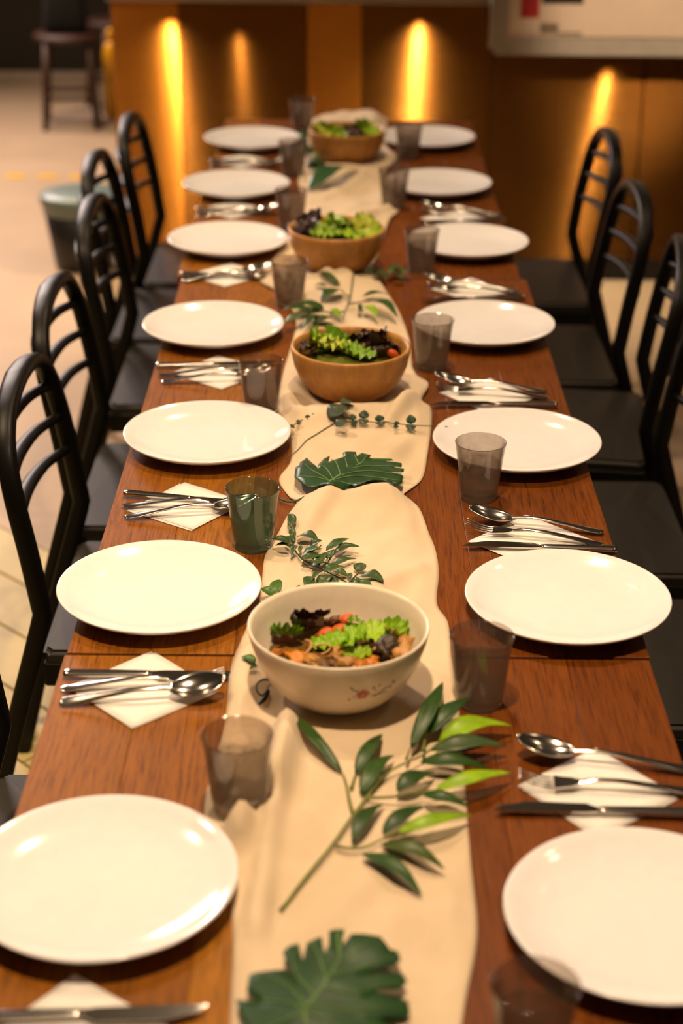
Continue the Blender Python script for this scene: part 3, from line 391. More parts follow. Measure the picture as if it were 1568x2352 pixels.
bm = sweep(bmesh.new(), catmull([(-.05, 0, .28), (-.045, 0, .36), (0, 0, .40), (.045, 0, .36), (.05, 0, .28)], 6), (.008, .004), (0, 1, 0), 8); obj('handle', bm, M['cloth_dark'], bag)
can = empty('gas_canister', (-1.165, 8.62, 0)); tag(can, 'slim yellow canister with a rounded shoulder beside the counter end', 'canister')
obj('body', lathe(bmesh.new(), [(0, 0), (.036, 0), (.040, .006), (.041, .30), (.038, .335), (.028, .362), (.014, .376), (0, .377)], 32), M['yellow'], can)
obj('cap', lathe(bmesh.new(), [(0, .376), (.012, .376), (.012, .385), (.019, .39), (.021, .41), (.018, .428), (.008, .436), (0, .437)], 24), M['yellow'], can)
bn = empty('waste_bin', (-.94, 5.98, 0)); tag(bn, 'round black waste bin with a blue-grey rim on the floor', 'bin')
obj('body', lathe(bmesh.new(), [(0, 0), (.098, 0), (.104, .006), (.136, .232), (.130, .232), (.10, .012), (0, .012)], 48), M['bin'], bn)
obj('lid', lathe(bmesh.new(), [(.137, .205), (.1385, .230), (.145, .235), (.147, .264), (.143, .270), (.10, .276), (0, .278)], 48), M['bin_lid'], bn)['label'] = 'blue-grey lid'

# ---------------------------------------------------------------- tables
random.seed(11)
tones_sheen = [(.28, .100, .006), (.26, .090, .005), (.34, .135, .007), (.19, .054, .0035), (.165, .044, .003), (.175, .048, .003), (.155, .041, .003)]  # left staves painted lighter for the sheen there; the third is yellower wood
TL = ['near wooden dining table under the cream salad bowl', 'middle wooden dining table, its near joint just behind the cream bowl', 'far wooden dining table ending before the copper counter']
for ti, (y0, y1, xs) in enumerate(((.22, 1.788, 0), (1.794, 3.362, .002), (3.368, 4.935, -.009))):
    t = empty('dining_table', (.02 + xs, (y0 + y1) / 2, 0)); tag(t, TL[ti], 'table', 'row of dining tables')
    L = (y1 - y0) / 2
    for i in range(7):
        x0 = -.352 + i * .1006
        o = obj('table_plank', boxbm(x0 + .0001, x0 + .1005, -L, L, .718, .75, .0006, 1), M['wood'], t, smooth=False)
        tn = tones_sheen[i] if ti == 0 else tuple(.55 * q + .45 * w for q, w in zip(tones_sheen[(i + ti) % 7 if i < 3 else i], ((.25, .078, .005) if i < 3 else (.17, .047, .003))))  # left three staves keep the painted sheen on the other tables
        o.color = (*tn, 1)
    for sy in (-1, 1):
        obj('pedestal', boxbm(-.03, .03, sy * .5 - .03, sy * .5 + .03, .02, .70, .004), M['black'], t, smooth=False)
        obj('pedestal_foot', boxbm(-.055, .055, sy * .5 - .2, sy * .5 + .2, 0, .02, .004), M['black'], t, smooth=False)
    obj('apron', boxbm(-.06, .06, -L + .15, L - .15, .695, .718), M['black'], t, smooth=False)

# ---------------------------------------------------------------- linen runner
flat = [(x, y, .055) for x, y in D['bowl']] + [(x, y, .0305) for x, y in D['GL'] + D['GR']]
crest = {13: .016, 14: .030, 15: .003, 17: .006, 18: .012, 19: .032, 20: .004, 21: .026, 22: .002, 25: .006, 26: .014, 27: .003, 29: .006, 30: .014, 31: .004, 33: .012, 34: .020, 35: .003, 36: .018, 37: .028}
def seg_d(p, poly):
    best = 9; 
    for a, b in zip(poly[:-1], poly[1:]):
        ax, ay = a[0], a[1]; dx, dy = b[0] - ax, b[1] - ay
        u = max(0, min(1, ((p[0] - ax) * dx + (p[1] - ay) * dy) / (dx * dx + dy * dy + 1e-12)))
        best = min(best, math.hypot(p[0] - ax - u * dx, p[1] - ay - u * dy))
    return best
Ls = catmull([(a, b, crest.get(i, 0)) for i, (a, b, c, d) in enumerate(D['runner'])], 9)
Rs = catmull([(c, d, crest.get(i, 0)) for i, (a, b, c, d) in enumerate(D['runner'])], 9)
NT = 44
def runner_z(x, y, cz, t):
    e = min(t, 1 - t)
    z = max(0, cz) * (.25 + .75 * min(1, e * 5)) * (.8 + .35 * mnoise.noise((x * 9, y * 5, 3)))
    w = min(1, e * 9)
    z += w * (.0055 + .011 * mnoise.noise((x * 12 + y * 3, y * 5, 0)) + .0055 * mnoise.noise((x * 26 - y * 8, y * 13, 5)))
    if y < 2.2:
        z += .030 * math.exp(-(seg_d((x, y), D['ridge']) / .014) ** 2) + .014 * math.exp(-(seg_d((x, y), D['ridge2']) / .011) ** 2) + .011 * math.exp(-(seg_d((x, y), D['ridge3']) / .012) ** 2)
    for fo in D['folds']:
        if abs(fo[2][1] - y) < .3: z += fo[0] * math.exp(-(seg_d((x, y), fo[2:]) / fo[1]) ** 2) * min(1, e * 12)
    z += .004 * math.exp(-(e / .02) ** 2) * max(0, mnoise.noise((x * 6, y * 9, 9)))
    for fx, fy, fr in flat:
        d = math.hypot(x - fx, y - fy)
        fw = .042 if fr > .05 else .012
        if d < fr + fw: u = max(0, min(1, (d - fr) / fw)); z *= u * u * (3 - 2 * u)
    return .7512 + max(0, z)
bm = bmesh.new(); rows = []
for l, r in zip(Ls, Rs):
    row = []
    for k in range(NT + 1):
        t = k / NT; x = l.x + (r.x - l.x) * t; y = l.y + (r.y - l.y) * t
        row.append(bm.verts.new((x, y, runner_z(x, y, l.z, t))))
    rows.append(row)
for a, b in zip(rows[:-1], rows[1:]):
    for k in range(NT): bm.faces.new((a[k], a[k + 1], b[k + 1], b[k]))
bmesh.ops.recalc_face_normals(bm, faces=bm.faces)
runner = obj('table_runner', bm, M['linen']); tag(runner, 'crumpled beige linen runner laid down the middle of the tables', 'table runner')
sm = runner.modifiers.new('thick', 'SOLIDIFY'); sm.thickness = .0012; sm.offset = 1.0
def on_runner(x, y):
    for l, r in zip(Ls, Rs):
        if abs((l.y + r.y) / 2 - y) < .012 and l.x - .012 < x < r.x + .012: return True
    return False

ROWS = [((l.y + r.y) / 2, l, r) for l, r in zip(Ls, Rs)]
def surf(x, y):
    best = TZ
    for ym, l, r in ROWS:
        if abs(ym - y) < .014 and l.x < x < r.x:
            best = max(best, runner_z(x, y, l.z, (x - l.x) / (r.x - l.x)) + .0013)
    return best
# ---------------------------------------------------------------- chairs
def make_chair():
    t = empty('dining_chair')
    w = .215
    bend = [(-.335, -w + .035, 0), (-.272, -w + .016, .25), (-.205, -w, .485)]
    up = catmull([(-.200, -w, .505), (-.215, -w, .61), (-.231, -w + .004, .70), (-.243, -w + .028, .763), (-.250, -w + .080, .800), (-.254, -w + .145, .816), (-.256, 0, .821)], 7)
    half = [Vector(p) for p in catmull(bend, 4)] + up
    path = half + [Vector((p.x, -p.y, p.z)) for p in reversed(half[:-1])]
    def ref(u): return (1, 0, 0.15)
    def hw(u):
        d = abs(u - .5) * 2
        return (.0155, .0125) if d > .3 else (.0155 + .004 * (1 - d / .3), .0125)
    obj('back_frame', sweep(bmesh.new(), path, hw, ref, 12, 3.2), M['black'], t)
    for z, yy in ((.735, .200), (.672, .208), (.609, .211)):
        xb = -.2 - (z - .5) * .155
        pts = catmull([(xb, -yy, z), (xb - .029, -yy * .55, z + .006), (xb - .040, 0, z + .008), (xb - .029, yy * .55, z + .006), (xb, yy, z)], 6)
        obj('slat', sweep(bmesh.new(), pts, lambda u: (.006 + .007 * math.sin(PI * u), .008), (1, 0, 0), 10, 2.6), M['black'], t)
    bm = bmesh.new(); box(bm, -.208, .205, -.207, .207, .412, .432)
    es = [e for e in bm.edges if abs(e.verts[0].co.z - e.verts[1].co.z) > .01]
    bmesh.ops.bevel(bm, geom=es, offset=.010, segments=3, affect='EDGES')
    es = [e for e in bm.edges if abs(e.verts[0].co.z - e.verts[1].co.z) < .001 and e.verts[0].co.z > .425 and len(e.link_faces) == 2 and any(abs(f.normal.z) < .5 for f in e.link_faces)]
    bmesh.ops.bevel(bm, geom=es, offset=.007, segments=3, affect='EDGES')
    s = obj('seat', bm, M['seat'], t); smooth_angle(s)
    for sy in (-1, 1):
        obj('seat_rail', boxbm(-.206, .185, sy * .197 - .011, sy * .197 + .011, .368, .4115, .003, 1), M['black'], t, smooth=False)
        obj('leg', sweep(bmesh.new(), [(.18, sy * .185, .411), (.19, sy * .195, 0)], lambda u: (.0165 - .004 * u, .0165 - .004 * u), (1, 0, 0), 10, 3), M['black'], t)
    obj('seat_rail', boxbm(.163, .185, -.184, 0.184, .368, .4115, .003, 1), M['black'], t, smooth=False)
    obj('seat_rail', boxbm(-.20, -.178, -.184, 0.184, .368, .4115, .003, 1), M['black'], t, smooth=False)
    return t
chair0 = make_chair(); first = True
CH = [(-.472, 1.81, 0, 'left', 'black wooden chair at the left photo edge, only its back corner in view'),
      (-.467, 2.568, 0, 'left', 'nearest black hoop-back chair shown whole on the left side'),
      (-.490, 3.036, 0, 'left', 'black hoop-back chair on the left, second behind the nearest whole one'),
      (-.502, 3.66, 0, 'left', 'black hoop-back chair on the left directly before the waste bin'),
      (-.556, 4.105, 0, 'left', 'black hoop-back chair on the left, pulled out furthest, before the floor tape'),
      (-.525, 4.565, 0, 'left', 'farthest black hoop-back chair on the left, against the copper panel'),
      (.635, 4.42, 180, 'right', 'farthest black hoop-back chair on the right, against the brown panel'),
      (.618, 3.835, 180, 'right', 'black hoop-back chair on the right, second from the counter'),
      (.635, 3.36, 172, 'right', 'black chair on the right with open floor showing behind its back'),
      (.622, 2.86, 180, 'right', 'black chair on the right level with the third right plate'),
      (.622, 2.36, 180, 'right', 'black chair on the right, mostly outside the photo edge'),
      (.615, 1.86, 180, 'right', 'black chair at the right edge beside the second right plate')]
for bx, yc, rz, side, lb in CH:
    a = math.radians(rz); lx = bx + .2 * math.cos(a); ly = yc + .2 * math.sin(a)
    if first: o = chair0; o.location = (lx, ly, 0); o.rotation_euler = (0, 0, a); first = False
    else: o = dup(chair0, (lx, ly, 0), a)
    tag(o, lb, 'chair', 'black chairs along the ' + side + ' side')

# ---------------------------------------------------------------- plates
PP = [(0, .0045), (.070, .0045), (.072, 0), (.078, 0), (.080, .0045), (.105, .0105), (.122, .018), (.1285, .0225), (.1300, .0245), (.1295, .0260), (.1275, .0258), (.118, .0205), (.105, .0150), (.088, .0105), (.07, .0088), (.03, .0082), (0, .0080)]
pbm = lathe(bmesh.new(), PP, 96); plate_me = None
PLB = {'PL': ['large white plate cut by the left photo edge, nearest on the left', 'white plate left of the cream salad bowl', 'white plate just behind the green tumbler', 'white plate left of the nearest bamboo bowl', 'white plate left of the middle bamboo bowl', 'white plate second from the far end on the left', 'white plate at the far left end of the table'],
       'PR': ['large white plate cut by the right photo edge, nearest on the right', 'white plate right of the cream salad bowl, over the table joint', 'white plate directly behind a smoky glass, third nearest on the right', 'white plate right of the nearest bamboo bowl', 'white plate right of the middle bamboo bowl', 'white plate second from the far end on the right', 'white plate at the far right end of the table']}
for side in ('PL', 'PR'):
    for i, (x, y) in enumerate(D[side]):
        if plate_me is None:
            o = obj('dinner_plate', pbm, M['plate']); plate_me = o.data
        else: o = obj_me('dinner_plate', plate_me, None)
        o.location = (x, y, TZ); o.rotation_euler = (0, 0, i * .7)
        tag(o, PLB[side][i], 'plate', 'white plates on the ' + ('left' if side == 'PL' else 'right'))

# ---------------------------------------------------------------- drinking glasses
GP = [(0, .0), (.0245, .0), (.0262, .0015), (.0266, .0050), (.0258, .0065), (.0272, .010), (.0295, .028), (.0318, .050), (.0335, .066), (.0352, .078), (.0368, .0865), (.0372, .0880), (.0362, .0888), (.0348, .0865), (.0330, .077), (.0313, .065), (.0296, .050), (.0273, .028), (.0252, .0135), (.022, .0105), (0, .0098)]
WP = [(0, .0102), (.0218, .0109), (.0249, .0138), (.0270, .028), (.0293, .050), (.0301, .0565), (.0285, .0562), (0, .0562)]
def make_glass(mat):
    t = empty('drinking_glass')
    obj('glass_body', lathe(bmesh.new(), GP, 56), M[mat], t); obj('water', lathe(bmesh.new(), WP, 48), M['water'], t)
    return t
GB = {'GL': ['smoky grey water glass standing on the runner at lower left', 'green-tinted water glass, the only green one', 'smoky grey water glass left of the nearest bamboo bowl', 'smoky grey water glass left of the branch before the middle bamboo bowl', 'smoky grey water glass left of the middle bamboo bowl', 'smoky grey water glass left of the farthest bamboo bowl', 'blurred smoky glass farthest away on the left'],
      'GR': ['smoky glass cut by the bottom edge of the photo, lower right', 'dark smoky glass right of the cream salad bowl', 'smoky glass standing before the third right plate', 'smoky glass right of the nearest bamboo bowl', 'smoky glass right of the middle bamboo bowl', 'smoky glass before the second farthest right plate', 'blurred smoky glass before the farthest right plate']}
g0 = None
for side in ('GL', 'GR'):
    for i, (x, y) in enumerate(D[side]):
        z = TZ + (.0028 if on_runner(x, y) else .0002)
        if side == 'GL' and i == 1: g = make_glass('glass_green'); g.location = (x, y, z)
        elif g0 is None: g0 = g = make_glass('glass'); g.location = (x, y, z)
        else: g = dup(g0, (x, y, z), i * 1.3)
        tag(g, GB[side][i], 'glass', 'water glasses on the ' + ('left' if side == 'GL' else 'right'))

# ---------------------------------------------------------------- napkins and cutlery
def make_knife():
    t = empty('table_knife')
    bm = bmesh.new(); sweep(bm, [(x * .001, 0, .0042) for x in (0, 2, 8, 25, 60, 88, 98, 104)], lambda u: (interp([(0, .004), (.14, .0078), (.4, .0072), (.8, .0055), (1, .0048)], u), interp([(0, .0018), (.14, .0036), (.8, .0032), (1, .0026)], u)), (0, 1, 0), 12, 2.6)
    obj('handle', bm, M['steel'], t)
    bm = bmesh.new(); n = 18; rows = []
    for i in range(n + 1):
        u = i / n; x = .103 + .107 * u
        up = interp([(0, .0045), (.15, .0062), (.8, .0065), (1, .0055)], u); lo = interp([(0, .0045), (.12, .0115), (.65, .0125), (.9, .006), (1, -.004)], u)
        th = .0011 * (1 - .4 * u)
        rows.append([bm.verts.new((x, up, .0042 + th)), bm.verts.new((x, -lo, .0042 + .0002)), bm.verts.new((x, -lo, .0042 - .0002)), bm.verts.new((x, up, .0042 - th))])
    for a, b in zip(rows[:-1], rows[1:]):
        for k in range(4): bm.faces.new((a[k], a[(k + 1) % 4], b[(k + 1) % 4], b[k]))
    bm.faces.new(rows[0]); bm.faces.new(rows[-1][::-1])
    o = obj('blade', bm, M['steel'], t); smooth_angle(o, 30)
    return t
def handle_bm(L):
    pts = catmull([(0, 0, .0016), (.018, 0, .0020), (.05, 0, .0058), (.08, 0, .0088), (.105, 0, .0085), (L, 0, .0050)], 6)
    return sweep(bmesh.new(), pts, lambda u: (interp([(0, .003), (.05, .0076), (.18, .0080), (.45, .0050), (.75, .0030), (1, .0034)], u), interp([(0, .0009), (.3, .0014), (.8, .0019), (1, .0014)], u)), (0, 1, 0), 12, 2.4)
def make_spoon():
    t = empty('table_spoon'); obj('handle', handle_bm(.132), M['steel'], t)
    bm = bmesh.new(); n, mseg = 18, 12; top = []
    for i in range(n + 1):
        u = i / n; x = .126 + .064 * u
        w = .0195 * (math.sin(PI * min(1, max(.0, u * .93 + .04))) ** .62) if u < 1 else .003
        w = max(w, .0034 if u < .5 else .002)
        zr = .0052 + .0085 * (u ** 1.5); dep = .0085 * math.sin(PI * min(1, u * .97 + .02)) ** .8
        top.append([bm.verts.new((x, w * s, zr - dep * (1 - s * s) ** .9)) for s in [(-1 + 2 * k / mseg) for k in range(mseg + 1)]])
    for a, b in zip(top[:-1], top[1:]):
        for k in range(mseg): bm.faces.new((a[k], b[k], b[k + 1], a[k + 1]))
    o = obj('spoon_bowl', bm, M['steel'], t); sd = o.modifiers.new('thick', 'SOLIDIFY'); sd.thickness = .0012; sd.offset = 0
    return t
def make_fork():
    t = empty('table_fork')
    bm = handle_bm(.125)
    rows = []
    for i in range(9):
        u = i / 8; x = .122 + .030 * u; w = interp([(0, .0032), (.5, .0090), (1, .0118)], u); z = .0052 - .0030 * math.sin(PI * u * .5)
        rows.append([bm.verts.new((x, -w, z + .0009)), bm.verts.new((x, w, z + .0009)), bm.verts.new((x, w, z - .0009)), bm.verts.new((x, -w, z - .0009))])
    for a, b in zip(rows[:-1], rows[1:]):
        for k in range(4): bm.faces.new((a[k], a[(k + 1) % 4], b[(k + 1) % 4], b[k]))
    bm.faces.new(rows[0]); bm.faces.new(rows[-1][::-1])
    o = obj('handle', bm, M['steel'], t); smooth_angle(o, 40)
    for k in range(4):
        y = (-1.5 + k) * .0062
        pts = catmull([(.150, y, .0022), (.160, y, .0020), (.175, y * 1.02, .0050), (.190, y * .98, .0105)], 5)
        obj('tine', sweep(bmesh.new(), pts, lambda u: (.0017 - .0009 * u, .0010 - .0003 * u), (0, 1, 0), 8, 2.4), M['steel'], t)
    return t
protos = {'knife': make_knife(), 'fork': make_fork(), 'spoon': make_spoon()}
used = set()
SETD = ['in the lower left corner of the photo', 'left of the cream salad bowl', 'left of the green tumbler', 'left of the nearest bamboo bowl', 'left of the middle bamboo bowl', 'between the second and third left plates from the far end', 'between the two farthest left plates',
        'at the right photo edge beside the long-leaved branch', 'behind the second right plate from the camera', 'behind the third right plate from the camera', 'behind the fourth right plate from the camera', 'behind the fifth right plate from the camera']
zr = {'knife': (TZ + .0030, .0), 'fork': (TZ + .0030, -.03), 'spoon': (TZ + .0030, -.045)}
for kind, word in (('knife', 'steel table knife'), ('fork', 'four-tined steel fork'), ('spoon', 'steel tablespoon')):
    for i, (hx, hy, tx, ty) in enumerate(D[kind]):
        a = math.atan2(ty - hy, tx - hx)
        if kind != 'knife': a *= .55 if abs(a) < 1 else 1
        if kind != 'knife' and abs(a) > 1: a = PI - (PI - a) * .55 if a > 0 else -PI + (PI + a) * .55
        if kind in used: o = dup(protos[kind], (0, 0, 0))
        else: o = protos[kind]; used.add(kind)
        if i == 1 and kind == 'spoon':   # the bowl of this spoon lies across the fork
            o.rotation_euler = (0.3, -.06, math.atan2(ty - hy, tx - hx) * .5)
        else: o.rotation_euler = (0, zr[kind][1], a)
        if i in (0, 7):     # cut by the frame: placed by its visible tip
            Lk = {'knife': .21, 'fork': .19, 'spoon': .19}[kind]; hx = tx - Lk * math.cos(a); hy = ty - Lk * math.sin(a)
        o.location = (hx, hy, zr[kind][0])
        tag(o, word + ' ' + SETD[i], kind, 'cutlery sets on the ' + ('left' if i < 7 else 'right'))
for i, (x0, y0, x1, y1) in enumerate(D['nap']):
    c = Vector(((x0 + x1) / 2, (y0 + y1) / 2 - (.022 if i == 0 else 0))); diag = math.hypot(x1 - x0, y1 - y0); diag = min(max(diag, .165), .19); s = diag / math.sqrt(2) / 2
    ang = math.atan2(y0 - y1, x0 - x1) - PI / 4
    nk = empty('paper_napkin', (c.x, c.y, TZ)); nk.rotation_euler = (0, 0, ang)
    random.seed(50 + i)
    for k in range(2):
        bm = bmesh.new(); n = 8; g = []
        rot = random.uniform(-.03, .03); sh = (random.uniform(-.003, .003), random.uniform(-.003, .003))
        for a in range(n + 1):
            row = []
            for b in range(n + 1):
                u = -1 + 2 * a / n; v = -1 + 2 * b / n
                x = u * s; y = v * s; x, y = x * math.cos(rot) - y * math.sin(rot) + sh[0], x * math.sin(rot) + y * math.cos(rot) + sh[1]
                row.append(bm.verts.new((x, y, .0006 + k * .0008 + .0006 * max(0, mnoise.noise((x * 25, y * 25, i))) * (k == 1))))
            g.append(row)
        for a in range(n):
            for b in range(n): bm.faces.new((g[a][b], g[a + 1][b], g[a + 1][b + 1], g[a][b + 1]))
        o = obj('napkin_layer', bm, M['paper'], nk); sd = o.modifiers.new('thick', 'SOLIDIFY'); sd.thickness = .0004; sd.offset = 1
    tag(nk, 'white paper napkin under cutlery ' + SETD[i], 'napkin', 'napkins on the ' + ('left' if i < 7 else 'right'))

# ---------------------------------------------------------------- salad bowls
BZ = TZ + .0028
CPROF = [(0, .003), (.042, .003), (.044, 0), (.049, 0), (.050, .005), (.066, .013), (.082, .031), (.093, .053), (.100, .075), (.1035, .0905), (.1030, .0925), (.1010, .0925), (.0985, .0885), (.095, .073), (.088, .053), (.077, .033), (.060, .017), (.035, .0105), (0, .010)]
WPROF = [(0, 0), (.046, 0), (.052, .002), (.070, .013), (.085, .032), (.0945, .055), (.0990, .078), (.0995, .0855), (.0975, .0875), (.0945, .0870), (.0925, .078), (.088, .055), (.078, .034), (.060, .019), (.03, .0125), (0, .012)]
BL = ['cream ceramic salad bowl with a small red blossom print', 'nearest bamboo salad bowl, with bright lettuce and a red leaf', 'middle bamboo salad bowl, heaped with green lettuce', 'farthest bamboo salad bowl at the end of the tables']
BN = ['cream bowl', 'nearest bamboo bowl', 'middle bamboo bowl', 'farthest bamboo bowl']
blob_cache = {}
for i, (x, y) in enumerate(D['bowl']):
    b = empty('salad_bowl', (x, y, BZ)); tag(b, BL[i], 'bowl', None if i == 0 else 'bamboo salad bowls')
    prof = CPROF if i == 0 else WPROF
    obj('bowl_body', lathe(bmesh.new(), prof, 80), M['cream' if i == 0 else 'bamboo'], b)
    if i == 0:     # printed blossom: thin petals and twigs on the outer wall, to the right of the front
        def wall(az, h):
            rr = interp([(q[1], q[0]) for q in CPROF[4:10]], h)
            for (ra, za), (rb, zb) in zip(CPROF[4:9], CPROF[5:10]):
                if za <= h <= zb: rr = ra + (rb - ra) * (h - za) / (zb - za)
            return Vector(((rr + .0004) * math.cos(az), (rr + .0004) * math.sin(az), h))
        AZ0 = math.radians(-90)
        def patch(name, pts, m):
            bm = bmesh.new(); c = bm.verts.new(wall(sum(p[0] for p in pts) / len(pts), sum(p[1] for p in pts) / len(pts)))
            vs = [bm.verts.new(wall(*p)) for p in pts]
            for q in range(len(vs)): bm.faces.new((c, vs[q], vs[(q + 1) % len(vs)]))
            obj(name, bm, M[m], b)
        def pq(u, v): return (AZ0 + u / .088, .052 + v)        # metres along the wall
        def dot(u, v, r, m, n='petal'): patch(n, [pq(u + r * math.cos(2 * PI * q / 8), v + r * math.sin(2 * PI * q / 8)) for q in range(8)], m)
        for q in range(5): dot(.026 + .0042 * math.cos(q * 1.257 + .3), .000 + .0042 * math.sin(q * 1.257 + .3), .0034, 'pinkred')
        for u, v, r in ((.012, -.006, .0017), (.017, -.002, .0015), (.037, .008, .0019), (.043, .010, .0014), (.058, .002, .0022), (.061, .008, .0024), (.040, .003, .0012)): dot(u, v, r, 'pinkred', 'bud')
        def twig(pts):
            for (u0, v0), (u1, v1) in zip(pts[:-1], pts[1:]):
                dx, dy = u1 - u0, v1 - v0; l = math.hypot(dx, dy); nx, ny = -dy / l * .0007, dx / l * .0007
                patch('twig', [pq(u0 + nx, v0 + ny), pq(u1 + nx, v1 + ny), pq(u1 - nx, v1 - ny), pq(u0 - nx, v0 - ny)], 'twig')
        twig([(.012, .014), (.015, .009), (.021, .006)]); twig([(.040, -.008), (.047, -.001), (.054, .004)]); twig([(.036, -.004), (.044, -.005), (.056, -.004)])
    # dressed filling: nobody could count its shreds
    R = .083 if i == 0 else .086; h0 = .045 if i == 0 else .058
    bm = bmesh.new(); rows = [[bm.verts.new((0, 0, h0 + .008))]]
    for k in range(1, 10):
        r = R * k / 9
        rows.append([bm.verts.new((r * math.cos(2 * PI * q / 40), r * math.sin(2 * PI * q / 40), h0 + .008 * math.cos(k / 9 * PI / 2) + .006 * mnoise.noise((r * 60 * math.cos(2 * PI * q / 40), r * 60 * math.sin(2 * PI * q / 40), i)))) for q in range(40)])
    rows.append([bm.verts.new((R * .7 * math.cos(2 * PI * q / 40), R * .7 * math.sin(2 * PI * q / 40), h0 - .018)) for q in range(40)])
    for a, c in zip(rows[:-1], rows[1:]):
        for q in range(40):
            if len(a) == 1: bm.faces.new((a[0], c[q], c[(q + 1) % 40]))
            else: bm.faces.new((a[q], c[q], c[(q + 1) % 40], a[(q + 1) % 40]))
    bm.faces.new(rows[-1])
    f = obj('salad_filling', bm, M['salad'], loc=(x, y, BZ)); f.color = (.20, .10, .022, 1) if i == 0 else (.13, .15, .02, 1)
    tag(f, 'shredded dressed salad filling the ' + BN[i], 'salad', kind='stuff')

# salad pieces
def frill(seed, n=12, ns=72, ks=(8, 9, 11)):
    random.seed(seed); ph = random.uniform(0, 6); k1 = random.choice(ks); bm = bmesh.new(); rows = [[bm.verts.new((0, 0, 0))]]
    for k in range(1, n + 1):
        u = k / n; row = []
        for q in range(ns):
            th = 2 * PI * q / ns
            r = u * (1 + .18 * math.sin(2 * th + ph) + .03 * math.sin(3 * th + ph * 2))
            z = .32 * u * u + u ** 2.2 * (.11 * math.sin(k1 * th + ph) + .07 * math.sin((k1 * 2 + 1) * th + 1.3 * ph) + .14 * mnoise.noise((6 * math.cos(th), 6 * math.sin(th), seed + u * 3))) + .12 * mnoise.noise((r * 3 * math.cos(th), r * 3 * math.sin(th), seed))
            row.append(bm.verts.new((r * math.cos(th), r * math.sin(th), z)))
        rows.append(row)
    for a, c in zip(rows[:-1], rows[1:]):
        for q in range(ns):
            if len(a) == 1: bm.faces.new((a[0], c[q], c[(q + 1) % ns]))
            else: bm.faces.new((a[q], c[q], c[(q + 1) % ns], a[(q + 1) % ns]))
    me = bpy.data.meshes.new('lettuce_leaf'); bm.to_mesh(me); bm.free()
    for p in me.polygons: p.use_smooth = True
    me.materials.append(M['salad']); return me
def chunk(seed, sx, sy, sz, amp):
    bm = bmesh.new(); bmesh.ops.create_icosphere(bm, subdivisions=3, radius=1)
    for v in bm.verts:
        q = v.co.copy(); f = 1 + amp * mnoise.noise(q * 1.6 + Vector((seed, 0, 0))) + amp * .4 * mnoise.noise(q * 5 + Vector((seed, 3, 0)))
        v.co = Vector((q.x * sx, q.y * sy, q.z * sz)) * f
    me = bpy.data.meshes.new('chunk'); bm.to_mesh(me); bm.free()
    for p in me.polygons: p.use_smooth = True
    me.materials.append(M['salad']); return me
def ring_me(arc):
    bm = bmesh.new(); n = 22
    sweep(bm, [(math.cos(arc * (k / n)), math.sin(arc * (k / n)), .12 * math.sin(k / n * PI)) for k in range(n + 1)], (.10, .12), (0, 0, 1), 8)
    me = bpy.data.meshes.new('ring'); bm.to_mesh(me); bm.free()
    for p in me.polygons: p.use_smooth = True
    me.materials.append(M['salad']); return me
FR = [frill(s) for s in (3, 8, 15, 21)]; FD = [frill(s, ks=(3, 4, 5)) for s in (5, 6, 12)]
CK = [chunk(1, 1.15, .8, .5, .75), chunk(4, .9, 1.2, .55, .85), chunk(9, 1.3, .7, .5, .8)]
WEDGE = chunk(13, 1, .75, .6, .12); DISC = chunk(17, 1, 1, .30, .1); RING = [ring_me(PI * 1.25), ring_me(PI * .8)]
KD = {'green': ('lettuce_leaf', 'frilly bright green lettuce leaf', 'lettuce'), 'pale': ('lettuce_leaf', 'pale yellow-green lettuce heart leaf', 'lettuce'), 'red': ('red_lettuce_leaf', 'dark red frilly lettuce leaf', 'lettuce'),
      'tomato': ('tomato_wedge', 'orange-red tomato wedge', 'tomato'), 'radish': ('radish_slice', 'pale pink vegetable slice', 'vegetable'), 'ring': ('onion_ring', 'thin pale brown onion ring', 'onion'),
      'mush': ('mushroom_piece', 'dark brown mushroom piece', 'mushroom'), 'pump': ('pumpkin_chunk', 'roasted orange pumpkin chunk', 'pumpkin')}
KC = {'green': [(.20, .38, .008), (.30, .48, .015), (.13, .30, .008)], 'pale': [(.50, .56, .05)], 'red': [(.055, .018, .016), (.035, .012, .012)], 'tomato': [(.60, .10, .018)], 'radish': [(.62, .36, .28)], 'ring': [(.50, .26, .11)], 'mush': [(.045, .026, .015), (.14, .065, .025)], 'pump': [(.55, .20, .02), (.46, .16, .02), (.40, .20, .05)]}
seen = {}
